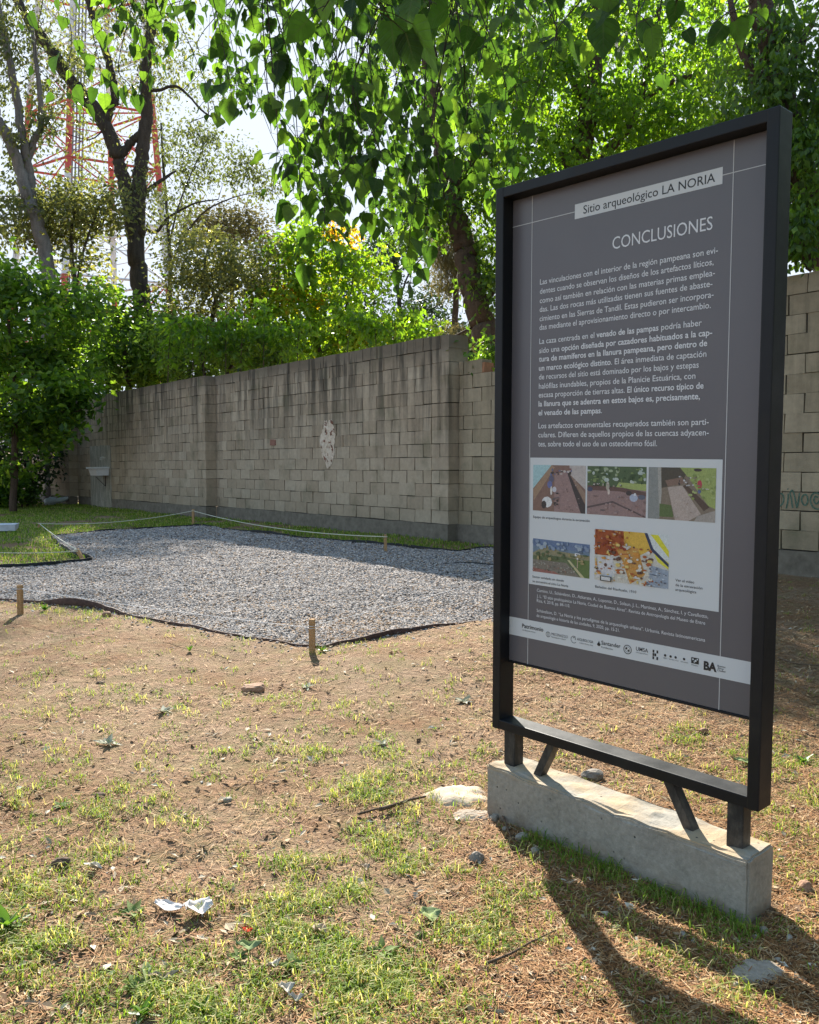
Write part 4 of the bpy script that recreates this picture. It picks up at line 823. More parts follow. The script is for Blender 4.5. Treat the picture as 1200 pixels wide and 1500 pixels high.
T.done()
T = Tree('broadleaf_shrub', 'low shrub with pale shiny leaves at the left end of the lawn', g(26, 744), BK_red, LF_priv, 'shrub')
Yb = g(26, 744)[1]; T.limb([g(24, 744) - [0, 0, .1], at(22, 722, Yb), at(15, 700, Yb)], .03, .012, sides=6); T.limb([g(30, 744) - [0, 0, .1], at(36, 722, Yb), at(42, 705, Yb)], .03, .012, sides=6)
T.clumps([(24, 716, Yb, 40, 26, .8, 60), (-20, 712, Yb, 40, 30, .8, 40)], 34, .13, .30, .26, .3, 1.0, (0, .8), .007); T.done()
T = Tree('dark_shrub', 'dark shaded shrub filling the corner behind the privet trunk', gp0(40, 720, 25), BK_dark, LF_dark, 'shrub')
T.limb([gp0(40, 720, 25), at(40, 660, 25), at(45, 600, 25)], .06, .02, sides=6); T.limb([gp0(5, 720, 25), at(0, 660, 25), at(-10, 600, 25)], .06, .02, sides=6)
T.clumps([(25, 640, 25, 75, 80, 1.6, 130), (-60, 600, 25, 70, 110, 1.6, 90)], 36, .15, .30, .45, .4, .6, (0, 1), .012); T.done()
T = Tree('privet_tree', 'mid green privet crown rising over the wall top below the forked trunk', gp0(190, 640, 28.5), BK_dark, LF_priv)
T.limb([gp0(190, 640, 28.5), at(188, 570, 28.5), at(180, 500, 28.5), at(172, 460, 28.5)], .12, .04, sides=8); T.limb_px([(188, 560), (215, 520), (240, 490)], 28.5, .06, .02, sides=7)
T.clumps([(150, 500, 28.5, 74, 54, 1.6, 80), (210, 520, 28.5, 66, 56, 1.6, 80), (255, 540, 28.5, 58, 46, 1.4, 50), (120, 560, 27.5, 50, 40, .8, 36), (150, 450, 28.5, 46, 34, 1, 18), (215, 460, 28.5, 40, 34, 1, 12)], 28, .22, .27, .52, .35, .5, (0, .95), .012); T.done()
T = Tree('privet_tree', 'dark green privet between the forked trunk and the yellowing tree', gp0(300, 640, 25), BK_dark, LF_green)
T.limb([gp0(300, 640, 25), at(300, 560, 25), at(290, 500, 25)], .10, .03, sides=7); T.limb([gp0(310, 640, 25), at(330, 560, 25), at(360, 520, 25)], .08, .03, sides=7)
T.clumps([(295, 520, 25, 62, 42, 1.2, 64), (365, 512, 24, 62, 36, 1.2, 60), (250, 490, 26, 40, 34, 1, 26)], 30, .17, .27, .42, .4, .8, (0, .9), .011); T.done()
T = Tree('sapling_thicket', 'thin upright leafy shoots sticking up along the wall top behind the middle', gp0(330, 640, 23), BK_red, LF_yel, 'saplings')
for px_, py_ in ((250, 470), (282, 455), (305, 470), (332, 450), (356, 462), (388, 440), (412, 470), (440, 455), (548, 455), (575, 470), (610, 462), (515, 450)):
    T.limb([gp0(px_ + rng.normal(0, 6), 640, 23), at(px_ + rng.normal(0, 5), 560, 23), at(px_, py_, 23)], .022, .006, sides=5)
    T.clumps([(px_, py_ + 14, 23, 12, 22, .3, 7), (px_ + 4, py_ + 50, 23, 16, 22, .3, 4)], 13, .20, .27, .26, .8, .2, (0, .8), .006)
T.done()
T = Tree('yellowing_tree', 'olive and yellow tree with a thick dark bent limb above the wall', gp0(300, 640, 29), BK_dark, LF_olive)
T.limb([gp0(262, 640, 29), at(262, 540, 29), at(272, 496, 29), at(292, 484, 29), at(320, 478, 29), at(352, 477, 29)], .20, .12); T.limb_px([(310, 480), (316, 440), (332, 420), (356, 412), (380, 412)], 29, .08, .03, sides=7)
T.limb_px([(350, 477), (385, 470), (420, 440)], 29, .09, .03, sides=7); T.limb_px([(316, 440), (300, 390), (310, 350)], 29, .06, .02, sides=6)
T.clumps([(300, 385, 29, 52, 44, 1.6, 64), (340, 430, 29, 60, 44, 1.4, 66), (275, 440, 29, 40, 50, 1.2, 40), (390, 400, 29, 44, 50, 1.4, 40), (280, 490, 28.5, 26, 28, .8, 18)], 44, .15, .27, .60, .4, .2, (.25, 1), .010); T.done()
T = Tree('feathery_tree', 'thin feathery grey-green tree against the sky right of the forked trunk', gp0(290, 640, 38), BK_dark, LF_olive)
T.limb([gp0(246, 640, 38), at(247, 470, 38), at(250, 400, 38), at(246, 330, 38), at(240, 250, 38), at(236, 180, 38)], .13, .04, sides=7); T.limb_px([(248, 400), (268, 350), (300, 310), (340, 290), (372, 282)], 38, .06, .015, sides=6)
T.limb_px([(247, 360), (262, 300), (282, 250), (300, 215)], 38, .05, .015, sides=6); T.limb_px([(248, 440), (270, 455), (290, 420), (300, 380)], 38, .05, .02, sides=6)
T.clumps([(275, 215, 38, 48, 46, 2, 34), (320, 235, 38, 50, 30, 2, 26), (375, 268, 38, 40, 22, 1.5, 20), (262, 320, 38, 30, 70, 2, 30), (300, 130, 39, 30, 24, 1.5, 8)], 38, .17, .26, .66, .8, .1, (0, .6), .010); T.done()
T = Tree('rounded_tree', 'small rounded olive treetop standing against the pale sky', gp0(340, 640, 42), BK_dark, LF_pine)
T.limb([gp0(338, 640, 42), at(340, 420, 42), at(342, 350, 42)], .16, .05, sides=7); T.clumps([(335, 338, 42, 52, 26, 2, 54), (365, 352, 42, 30, 40, 1.6, 34), (300, 330, 42, 30, 18, 1.4, 20)], 50, .19, .22, .8, .2, .2, (0, .8), .012); T.done()
# bright maple-like tree above the wall
T = Tree('maple_tree', 'bright green tree with yellow and orange autumn sprays above the wall\'s middle', gp0(470, 640, 29), BK_red, LF_yel)
T.limb([gp0(474, 640, 29), at(470, 540, 29), at(456, 480, 29), at(440, 420, 29), at(436, 360, 29)], .12, .03, sides=8); T.limb_px([(468, 530), (500, 470), (515, 420), (520, 370)], 29, .07, .02, sides=7); T.limb_px([(462, 500), (420, 470), (395, 440)], 29, .05, .015, sides=6)
T.limb_px([(470, 545), (530, 510), (580, 490)], 29, .05, .015, sides=6)
T.clumps([(450, 370, 29, 56, 44, 1.3, 60), (420, 440, 29, 62, 50, 1.3, 56), (490, 460, 29, 56, 50, 1.2, 56), (405, 500, 29, 70, 28, 1, 44), (530, 395, 29, 44, 30, 1.2, 30), (540, 490, 29, 50, 24, .8, 30), (600, 478, 29, 50, 20, .7, 24), (470, 520, 29, 40, 16, .6, 18)], 26, .23, .28, .52, .7, .3, (.25, .93), .009)
T.clumps([(500, 345, 29, 22, 16, .5, 9), (425, 425, 29, 22, 16, .5, 8), (460, 440, 29, 16, 14, .4, 6)], 26, .18, .28, .4, .6, .4, (.82, 1), .008); T.done()
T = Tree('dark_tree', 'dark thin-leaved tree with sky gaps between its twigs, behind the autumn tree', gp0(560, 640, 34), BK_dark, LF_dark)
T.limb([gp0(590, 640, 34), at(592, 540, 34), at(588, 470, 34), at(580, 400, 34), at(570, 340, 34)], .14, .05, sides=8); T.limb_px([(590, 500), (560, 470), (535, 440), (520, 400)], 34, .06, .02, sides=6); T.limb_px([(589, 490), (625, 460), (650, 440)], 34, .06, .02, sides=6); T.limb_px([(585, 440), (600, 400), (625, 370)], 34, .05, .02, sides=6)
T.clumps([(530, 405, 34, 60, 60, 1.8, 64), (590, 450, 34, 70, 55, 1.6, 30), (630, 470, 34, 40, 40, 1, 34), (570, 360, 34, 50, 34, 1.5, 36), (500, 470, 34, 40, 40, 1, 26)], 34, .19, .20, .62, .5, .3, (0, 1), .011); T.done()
T = Tree('pine_tree', 'straw-coloured feathery pine just left of the leaning brown trunk', gp0(672, 640, 18.5), BK_red, LF_pine)
T.limb([gp0(668, 640, 18.5), at(666, 520, 18.5), at(668, 430, 18.5), at(672, 350, 18.5), at(676, 290, 18.5)], .09, .03, sides=7)
T.clumps([(668, 355, 18.5, 32, 40, .8, 60), (655, 400, 18.5, 22, 34, .6, 34), (680, 490, 17.5, 26, 12, .5, 16), (640, 290, 18.5, 26, 26, .7, 16)], 60, .16, .055, .26, .9, .1, (.2, 1), .008, .1); T.done()
T = Tree('leaning_tree', 'leaning brown-barked tree close behind the wall, left of the sign', gp0(715, 640, 14.8), BK_red, LF_green)
Yl = 14.8; T.limb([gp0(728, 640, Yl), at(722, 540, Yl), at(711, 490, Yl), at(702, 455, Yl), at(691, 415, Yl), at(682, 370, Yl), at(670, 325, Yl), at(657, 275, Yl), at(648, 225, Yl), at(641, 175, Yl), at(634, 120, Yl), at(628, 60, Yl), at(620, -10, Yl), at(612, -80, Yl)], .24, .12, sides=14)
T.limb_px([(660, 285), (690, 240), (715, 180), (735, 110), (745, 40), (750, -40)], Yl, .09, .04, sides=8); T.limb_px([(645, 200), (620, 150), (600, 100), (585, 40)], Yl, .05, .02, sides=7); T.limb_px([(702, 455), (722, 430), (740, 400)], Yl, .05, .02, sides=6); T.limb_px([(690, 480), (665, 492), (640, 497)], Yl, .02, .008, sides=5)
T.clumps([(700, 90, Yl, 70, 100, 1.4, 80), (705, 230, Yl, 44, 60, .8, 50), (712, 330, Yl, 26, 60, .6, 34), (720, 430, Yl, 26, 50, .5, 30), (716, 520, 13.2, 14, 30, .2, 14), (600, 40, Yl, 60, 70, 1.2, 30), (612, 305, Yl, 44, 44, .7, 26), (645, 300, Yl, 44, 50, .8, 40), (590, 350, Yl, 30, 30, .5, 12)], 34, .10, .30, .30, .8, .3, (0, 1), .008); T.done()
# the broad bright crown over the sign
T = Tree('spreading_tree', 'broad sunlit green tree whose crown fills the sky above the sign', gp0(850, 640, 13.2), BK_red, LF_yel)
Yr = 13.2; T.limb([gp0(860, 640, Yr), at(858, 480, Yr), at(852, 360, Yr), at(846, 280, Yr), at(856, 200, Yr), at(866, 130, Yr), at(872, 50, Yr), at(875, -40, Yr)], .22, .10, sides=12)
T.limb_px([(850, 290), (885, 230), (915, 190), (935, 150), (950, 90), (965, 10)], Yr, .10, .04, sides=9); T.limb_px([(846, 275), (820, 225), (790, 205), (765, 190)], Yr, .07, .025, sides=8); T.limb_px([(852, 300), (900, 270), (950, 262), (1010, 230), (1060, 180)], Yr - .6, .07, .025, sides=8)
T.limb_px([(862, 160), (835, 110), (815, 50), (800, -20)], Yr, .06, .03, sides=8); T.limb_px([(935, 150), (985, 120), (1030, 108), (1085, 105)], Yr, .05, .02, sides=7)
T.clumps([(790, 150, Yr, 80, 80, 1.2, 120), (880, 90, Yr, 90, 90, 1.5, 120), (900, 200, Yr, 90, 60, 1.2, 110), (985, 150, Yr, 80, 80, 1.3, 120), (800, 250, Yr, 80, 40, 1, 70), (1050, 60, Yr, 90, 70, 1.4, 90), (1020, 220, Yr, 70, 50, 1, 60), (760, 60, Yr, 60, 70, 1.2, 50), (880, 10, Yr, 120, 40, 1.4, 60), (850, 330, Yr + .4, 90, 60, .8, 40)], 24, .092, .32, .30, .9, .3, (0, .80), .008); T.done()
T = Tree('shady_tree', 'dark brown-limbed tree hanging over the wall at the right edge', gp0(1215, 640, 9.6), BK_red, LF_green)
Ys = 9.6; T.limb([gp0(1236, 640, Ys), at(1228, 480, Ys), at(1215, 380, Ys), at(1190, 300, Ys), at(1160, 210, Ys), at(1140, 130, Ys), at(1128, 60, Ys), at(1110, -30, Ys)], .19, .12, sides=12)
T.limb_px([(1150, 170), (1110, 120), (1085, 60), (1070, 0)], Ys, .08, .03, sides=8); T.limb_px([(1200, 330), (1188, 350), (1182, 372), (1190, 392)], Ys - .5, .05, .06, sides=8); T.limb_px([(1140, 120), (1170, 70), (1195, 20)], Ys, .06, .03, sides=8); T.limb_px([(1182, 372), (1160, 340), (1150, 300)], Ys - .5, .03, .01, sides=6)
T.clumps([(1165, 110, Ys, 60, 110, 1, 90), (1170, 250, Ys - .4, 34, 70, .6, 60), (1160, 345, Ys - .5, 22, 38, .4, 34), (1100, 120, Ys, 50, 90, .8, 50), (1220, 200, Ys, 50, 140, .8, 60)], 30, .085, .30, .24, 1.1, .2, (0, .85), .007); T.done()
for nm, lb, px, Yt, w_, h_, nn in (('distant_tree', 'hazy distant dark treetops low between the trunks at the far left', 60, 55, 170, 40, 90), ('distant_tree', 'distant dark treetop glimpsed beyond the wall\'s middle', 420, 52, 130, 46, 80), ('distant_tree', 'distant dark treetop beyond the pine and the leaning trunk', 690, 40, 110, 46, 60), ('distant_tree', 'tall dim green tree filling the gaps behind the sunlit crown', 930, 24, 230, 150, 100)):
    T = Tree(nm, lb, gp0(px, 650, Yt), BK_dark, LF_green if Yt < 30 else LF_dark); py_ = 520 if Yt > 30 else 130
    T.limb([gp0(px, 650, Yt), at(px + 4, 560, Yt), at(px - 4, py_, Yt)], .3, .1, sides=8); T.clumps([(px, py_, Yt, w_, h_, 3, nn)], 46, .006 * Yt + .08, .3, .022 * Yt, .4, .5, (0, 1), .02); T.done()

# the mulberry whose boughs hang in front of the camera
T = Tree('mulberry_tree', 'mulberry with large heart-shaped leaves on twigs hanging down into the top of the view', np.array([3.3, 2.6, float(gz_base(3.3, 2.6)) - .1]), BK_dark, LF_mul, group=None)
T.limb([(3.3, 2.6, -.15), (3.25, 2.7, 1.6), (3.0, 2.9, 3.0), (2.4, 3.2, 3.9), (1.5, 3.6, 4.25), (.4, 4.0, 4.3), (-.6, 4.3, 4.2), (-1.7, 4.5, 4.0)], .17, .04, sides=12)
T.limb([(2.0, 3.4, 4.1), (1.2, 2.7, 3.9), (.6, 2.0, 3.5), (.1, 1.6, 3.1)], .06, .02, sides=8); T.limb([(.9, 3.8, 4.3), (.5, 4.6, 4.5), (.2, 5.6, 4.7)], .05, .02, sides=8); T.limb([(-.2, 4.1, 4.25), (-.5, 3.5, 4.1), (-.9, 2.9, 3.8)], .05, .02, sides=8)
def hang(px, pyend, Yd, size, n=None, py0=-70, sway=34, hue=(0, .9)):
    a = at(px + rng.normal(0, 55), py0, Yd + rng.normal(0, .2)); b = at(px, pyend, Yd); m = (a + b) / 2 + rng.normal(0, 1, 3) * sway * Yd / F_PX; P = smoothline([a, a * .7 + m * .3 + rng.normal(0, .02, 3), m, m * .4 + b * .6 + rng.normal(0, .015, 3), b], 5)
    A_ = np.vstack(T.pts); q = A_[np.argmin(((A_[:, :3] - a) ** 2).sum(1))][:3]; up = smoothline([q, (q + a) / 2 + [0, 0, .06], a], 4); T.w.tube(np.vstack([up[:-1], P]), np.linspace(.0045, .0012, len(up) - 1 + len(P)), 5, False)
    L = np.linalg.norm(b - a); n = n or max(4, int(L / (size * .44))); tt = np.sort(1 - rng.random(n) ** 1.15); Pi = P[np.clip((tt * (len(P) - 1)).astype(int), 0, len(P) - 1)] + rng.normal(0, .012, (n, 3))
    th = rng.uniform(0, 6.28, n); side = np.stack([np.cos(th), np.sin(th), 0 * th], 1); base = Pi + side * size * rng.uniform(.3, .95, (n, 1)) + [0, 0, -.02]
    for i in range(n): T.w.tube([Pi[i], (Pi[i] + base[i]) / 2 + [0, 0, .006], base[i]], [.0014, .0012, .001], 3, False)
    A = side * rng.uniform(.1, .9, (n, 1)) + [0, 0, -1.0] + rng.normal(0, .28, (n, 3)); Nn = side * 1.0 + rng.normal(0, .45, (n, 3)) + [0, 0, .45]
    Ls = size * rng.uniform(.38, 1.25, n); V, Fc, m_ = leaf_verts(base, A, Nn, Ls, .40, rng.uniform(.05, .3), True); T.lv.add(V, Fc, np.tile(np.clip(hue[0] + (hue[1] - hue[0]) * rng.random(n), 0, 1), m_))
ENV = [(296, 20), (312, 70), (325, 190), (345, 160), (372, 205), (400, 130), (420, 300), (440, 330), (468, 400), (478, 330), (492, 300), (508, 255), (528, 330), (552, 350), (575, 300), (598, 400), (608, 440), (625, 330), (642, 300), (662, 250), (690, 190), (712, 280), (730, 320), (748, 170), (772, 110), (800, 70)]
for i, (px, pe) in enumerate(ENV):
    for k in range(3): hang(px + rng.normal(0, 11), pe - 10 - (75 * rng.random() if k else 0), rng.uniform(3.5, 4.6) if not k else rng.uniform(4.8, 7.2), .092 if not k else .085)
for px, pe, yy in ((455, 190, 5.6), (520, 160, 5.8), (560, 210, 5.5), (500, 220, 5.9), (610, 150, 5.7), (640, 190, 5.4), (680, 120, 5.6), (440, 260, 5.2), (580, 260, 5.6), (540, 130, 6.0), (655, 80, 5.2), (705, 90, 5.0), (430, 210, 4.6), (475, 280, 4.8), (590, 190, 5), (620, 250, 5), (505, 180, 4.4), (545, 230, 4.5)): hang(px, pe, yy, .10)
for px, pe in ((190, 95), (172, 60), (215, 110), (235, 70), (150, 130), (118, 150), (98, 145), (200, 150), (240, 120), (255, 40), (185, 20)): hang(px, pe, rng.uniform(4.4, 5.6), .095, hue=(.15, .85))
for px, pe in ((10, 10), (44, -10), (262, 10)): hang(px, pe, 4, .09, 4)
for px, pe, yy, s_ in ((472, 30, 1.75, .14), (560, 28, 1.7, .13), (520, 10, 1.9, .12), (792, 50, 2.2, .13), (812, 80, 2.3, .12), (850, 40, 2.1, .13), (930, 40, 2.2, .13), (985, 60, 2.0, .14), (1040, 50, 2.1, .13), (900, 30, 2.4, .12), (760, 30, 2.5, .12), (1075, 30, 2.5, .11), (950, 110, 2.9, .11), (975, 130, 3.0, .10), (880, 70, 3, .11), (640, 20, 2.4, .12), (700, 40, 2.5, .12)): hang(px, pe - 14, yy * 1.15, s_ * .85, 4, -60, 8)
T.done()

T = Tree('added_shade_tree', 'dense dark green tree added out of view right of the sign as shade', np.array([6.6, 4.2, float(gz_base(6.6, 4.2)) - .1]), BK_dark, LF_green)  # tree added out of view to darken the right-facing sides
T.limb([(6.6, 4.2, -.1), (6.5, 4.3, 2.0), (6.4, 4.2, 4.5)], .2, .1); T.limb([(6.5, 4.3, 2.0), (5.8, 6.0, 3.2), (5.6, 7.4, 3.8)], .1, .05); T.limb([(6.5, 4.3, 2.0), (6.3, 2.4, 3.4), (5.8, 1.0, 4.2)], .1, .05)
for cx, cy, cz, nn in ((6.4, 4.2, 3.6, 50), (6.0, 6.4, 3.4, 40), (6.2, 1.8, 3.4, 40), (7.0, 4.2, 1.7, 30), (6.9, 6.4, 1.6, 24)):
    for _ in range(nn):
        c = np.array([cx, cy, cz]) + rvec(1)[0] * rng.random() ** .4 * [.9, 1.4, 1.3]; T.twig(c, .01); n = 30; P = c + rng.normal(0, .2, (n, 3)); V, Fc, m = leaf_verts(P, rvec(n) + [0, 0, -.4], rvec(n), rng.uniform(.09, .18, n), .3); T.lv.add(V, Fc, rng.random(n * m))
T.done()
def copy_tree(src, loc, rz, sc, label):
    r = src.copy(); COL.objects.link(r); r.location = loc; r.rotation_euler = (0, 0, rz); r.scale = (sc, sc, sc); r['label'] = label
    for ch in src.children: c = ch.copy(); COL.objects.link(c); c.parent = r
for lo, rz_, sc, lb in (((5.2, -5.5, -.1), 1.2, 1.7, 'tall dense tree added behind the camera as shade'), ((9.5, -1.0, -.1), 2.9, 1.9, 'tallest dense tree added off to the right of the camera as shade'), ((8.6, 9.2, 0), .6, 1.15, 'dense tree added out of view close to the right-hand wall as shade')): copy_tree(T.root, lo, rz_, sc, lb)  # unseen copies added to block sky light from the right and behind
# ------------------------------------------------------------------ lattice tower, red and white
t = NT('tower_paint'); sp = t.n('ShaderNodeSeparateXYZ'); t.l(t.pos(), sp.inputs[0]); zt0 = float(at(98, 282, 62)[2]); zt1 = float(at(98, 140, 62)[2])
band = t.n('ShaderNodeMath', operation='FLOORED_MODULO'); t.l(t.math('SUBTRACT', sp.outputs[2], zt0), band.inputs[0]); band.inputs[1].default_value = 2 * (zt1 - zt0)
isred = t.math('LESS_THAN', band.outputs[0], zt1 - zt0); f = t.noise(3, 4)
t.pbr(t.mix(isred, t.ramp(f, [(.3, (.50, .52, .53)), (.7, (.66, .67, .67))]), t.ramp(f, [(.3, (.40, .06, .045)), (.7, (.50, .10, .08))])), .6, .3); M_tower = t.m
tw = thing('lattice_tower', 'tall red and white steel lattice tower seen through the trees at the left', 'tower', tuple(gp0(132, 640, 62)))
legs = []
for px, Yt in ((30, 62), (98, 57.5), (236, 62), (164, 66.5)):
    top = at(132 + (px - 132) * .30, -520, 62 + (Yt - 62) * .30); ref = at(px, 300, Yt); d = (ref - top) / (ref[2] - top[2]); bot = ref + d * (-.3 - ref[2]); legs.append((bot, top))
for b, tp in legs:
    mb = MB(); mb.tube([b + (tp - b) * k for k in np.linspace(0, 1, 6)], np.linspace(.25, .16, 6), 8); mb.build('leg', M_tower, tw)
def lp(i, h): b, tp = legs[i % 4]; return b + (tp - b) * h
hs = np.linspace(.02, 1, 15) ** .97
for j, h in enumerate(hs):
    mb = MB()
    for i in range(4): mb.tube([lp(i, h), lp(i + 1, h)], .085, 6)
    if j % 2 == 0: mb.tube([lp(0, h), lp(2, h)], .06, 5); mb.tube([lp(1, h), lp(3, h)], .06, 5)
    mb.build('horizontal_ring', M_tower, tw)
    if j < len(hs) - 1:
        h2 = hs[j + 1]; mb = MB()
        for i in range(4):
            mb.tube([lp(i, h), lp(i + 1, h2)], .052, 6); mb.tube([lp(i + 1, h), lp(i, h2)], .052, 6)
            m = (lp(i, h) + lp(i + 1, h2) + lp(i + 1, h) + lp(i, h2)) / 4
            mb.tube([m, lp(i, (h + h2) / 2)], .032, 5); mb.tube([m, lp(i + 1, (h + h2) / 2)], .032, 5)
        mb.build('diagonal_brace', M_tower, tw)
mb = MB()
c0 = lambda h: sum(lp(i, h) for i in range(4)) / 4
for o_ in (-.35, -.12, .12, .35): mb.tube([c0(.0) + [o_ - 1.6, 0, 0], c0(1.0) + [o_, 0, 0]], .06, 6)
for h in np.linspace(.01, .99, 90): mb.box(c0(h) + [-1.6 * (1 - h), 0, 0], (.7, .06, .05))
mb.build('cable_ladder', mat_flat('galvanised', (.16, .17, .19), .5), tw)
# ------------------------------------------------------------------ stakes, cords, stones, scraps
M_wood = mat_bark('raw_pine', (.36, .20, .09), (.62, .40, .20), 14)
def stake(px0, py0, px1, py1, w, label):
    a = g(px0, py0); b = at(px1, py1, a[1]); mb = MB(); T = (b - a) / np.linalg.norm(b - a); a2 = a - T * .12; u = np.array([1., 0, 0]) - T * T[0]; u /= np.linalg.norm(u); v = np.cross(T, u); V = []
    for p, k in ((a2, .55), (a, 1), (b - T * .012, 1), (b, .86)):
        for i, j in ((-1, -1), (1, -1), (1, 1), (-1, 1)): V.append(p + (u * i + v * j) * w / 2 * k)
    Fc = [[3, 2, 1, 0], [12, 13, 14, 15]]
    for r in range(3):
        for k in range(4): k2 = (k + 1) % 4; Fc.append([r * 4 + k, r * 4 + k2, r * 4 + 4 + k2, r * 4 + 4 + k])
    mb.add(V, Fc, .5); o = solo('wooden_stake', mb, M_wood, label, 'stake', 'wooden stakes round the gravel bed'); return b
tA = stake(30, 903, 29, 857, .038, 'wooden stake at the photo\'s left edge before the wrinkled brown edging')
tB = stake(457.5, 959, 457, 907, .040, 'wooden stake at the front corner of the gravel bed')
tC = stake(565, 808, 564.5, 783, .040, 'pale wooden stake standing in the shade before the wall')
tD = stake(283, 770, 283, 746, .042, 'wooden stake at the far corner of the gravel, where two cords meet')
tE = stake(122, 821, 112.5, 804, .040, 'leaning wooden stake on the grassy tongue at left')
tF = stake(57, 774, 58, 766, .035, 'short wooden peg in the lawn where the left cord ends')
M_cord = mat_flat('white_cord', (.52, .50, .38), .85); M_thin = mat_flat('thin_string', (.55, .55, .55), .7)
def cord(a, b, sag, r, label, mat):
    tt = np.linspace(0, 1, 24); P = a[None] * (1 - tt)[:, None] + b[None] * tt[:, None]; P[:, 2] -= sag * 4 * tt * (1 - tt); mb = MB(); mb.tube(P, r, 6)
    a_ = np.linspace(0, 2 * math.pi, 10)
    for p in (a, b): mb.tube(np.stack([p[0] + .027 * np.cos(a_), p[1] + .027 * np.sin(a_), p[2] + 0 * a_], 1), r, 5)
    solo('cord', mb, mat, label, 'cord', 'cords strung between the stakes')
dz = np.array([0, 0, -.03])
cord(tA + dz, tB + dz * 2, .015, .0022, 'thin string between the two front stakes, along the front of the gravel', M_thin)
cord(tB + dz * 1.5, g(770, 862) + [0, 0, .2], .02, .0022, 'thin string from the front corner stake rightward over the gravel towards the sign', M_thin)
cord(tD + dz, tC + dz, .10, .0065, 'pale cord sagging before the wall from the far corner stake to the shaded stake', M_cord)
cord(tF + dz * .4, tD + dz, .09, .006, 'pale cord along the lawn from the short peg to the far corner stake', M_cord)
cord(tF + dz * .5, tE + dz * .4, .02, .007, 'pale cord slanting from the short peg to the leaning stake', M_cord)
cord(g(-60, 817) + [0, 0, .1], tE + dz, .03, .005, 'pale cord from the leaning stake to the photo\'s left edge', M_cord)
M_stone = mat_rough('grey_stone', (.14, .12, .10), (.33, .29, .24), 35, .9, .6, .006); M_brk = mat_rough('old_brick', (.24, .13, .08), (.44, .28, .18), 40, .9, .6, .005); M_pale = mat_rough('mortar_lump', (.20, .175, .14), (.44, .39, .325), 45, .92, .6, .006); M_dk = mat_rough('dark_clod', (.06, .04, .03), (.17, .11, .075), 40, .95, .6, .006)
def rock(px, py, wpx, hpx, mat, label, name='stone', cat='stone', az=0.0, flat=1.0, sub=3, rough=.18):
    p = g(px, py); k = p[1] / F_PX; w, h = wpx * k, hpx * k * .9; z = float(gz(p[0], p[1])); mb = MB(); stone(mb, (p[0], p[1] + w * .2, z + h * .20), (w, w * .75 * flat, h), rotz(az), rough, sub, .5, .72 if 'brick' in name else .92)
    return solo(name, mb, mat, label, cat, 'loose stones and brick pieces on the ground', False)
rock(369, 1012, 40, 20, M_brk, 'large brown brick lump alone on bare earth below the gravel corner', 'brick_piece', 'brick', .2)
rock(333, 1172, 17, 12, M_pale, 'small pale block fragment among grass left of centre', 'brick_piece', 'brick', .3, 1, 2, .08)
rock(88, 1265, 26, 24, M_dk, 'dark reddish clod on the bare earth at the lower left', 'clod', 'clod', .5)
rock(700, 1262, 24, 22, M_stone, 'grey rounded stone left of the sign\'s shadow edge', 'stone', 'stone', .3)
rock(1181, 1302, 28, 22, M_brk, 'brown stone right of the footing near the photo\'s right edge', 'stone', 'stone', .8)
rock(1031, 1076, 17, 15, M_brk, 'tan brick half seen through the sign\'s lower gap', 'brick_piece', 'brick', .5, .8, 2, .06)
rock(868, 1139, 34, 22, M_stone, 'flat grey-brown stone just behind the footing', 'stone', 'stone', .2)
rock(155, 904, 17, 11, M_brk, 'pinkish brick chip against the brown edging', 'brick_piece', 'brick', .4, 1, 2, .08)
rock(146, 1002, 10, 6, M_dk, 'tiny dark chip on bare earth under the brown edging', 'stone', 'stone', .1, 1, 2)
rock(146, 1167, 18, 8, M_dk, 'flat dark stone on the bare earth at left centre', 'stone', 'stone', .1, 1, 2)
rock(617, 1375, 12, 12, M_dk, 'small dark clod under the crumpled pale leaf', 'clod', 'clod', .1, 1, 2)
rock(485, 1470, 16, 14, M_stone, 'grey pebble near the bottom edge, left of centre', 'stone', 'stone', .1, 1, 2)
rock(1120, 1366, 14, 20, M_pale, 'pale rubble lump upright off the footing\'s right corner', 'rubble', 'rubble', .4, 1, 2, .30)
rock(1158, 1376, 18, 14, M_pale, 'pale rubble lump farthest right past the footing', 'rubble', 'rubble', 1.1, 1, 2, .30)
rock(1107, 1374, 14, 10, M_pale, 'low pale rubble bit touching the footing\'s corner', 'rubble', 'rubble', .4, 1, 2, .30)
rock(1002, 1372, 13, 12, M_pale, 'left one of two pale lumps in the light strip before the footing', 'rubble', 'rubble', .4, 1, 2, .30); rock(1017, 1379, 10, 9, M_pale, 'right one of two pale lumps in the light strip before the footing', 'rubble', 'rubble', .9, 1, 2, .30)
rock(724, 1200, 16, 12, M_pale, 'rubble lump closest to the footing\'s left corner', 'rubble', 'rubble', .4, 1, 2, .30); rock(764, 1231, 22, 17, M_pale, 'largest rubble lump in the shade along the footing', 'rubble', 'rubble', .4, 1, 2, .32)
rock(785, 1250, 17, 15, M_pale, 'rounded rubble lump in the shade below the largest one', 'rubble', 'rubble', 1.4, 1, 2, .32); rock(742, 1215, 12, 9, M_pale, 'small rubble lump between the corner lump and the largest one', 'rubble', 'rubble', .4, 1, 2, .32)
rock(840, 1262, 12, 8, M_pale, 'last small rubble lump along the footing, towards its middle', 'rubble', 'rubble', .2, 1, 2, .32); rock(1140, 1412, 11, 10, M_pale, 'small pale lump on the crumbled patch at lower right', 'rubble', 'rubble', .2, 1, 2, .32)
rock(1080, 1446, 14, 10, M_pale, 'flattish pale lump below the crumbled patch', 'rubble', 'rubble', .2, 1, 2, .32)
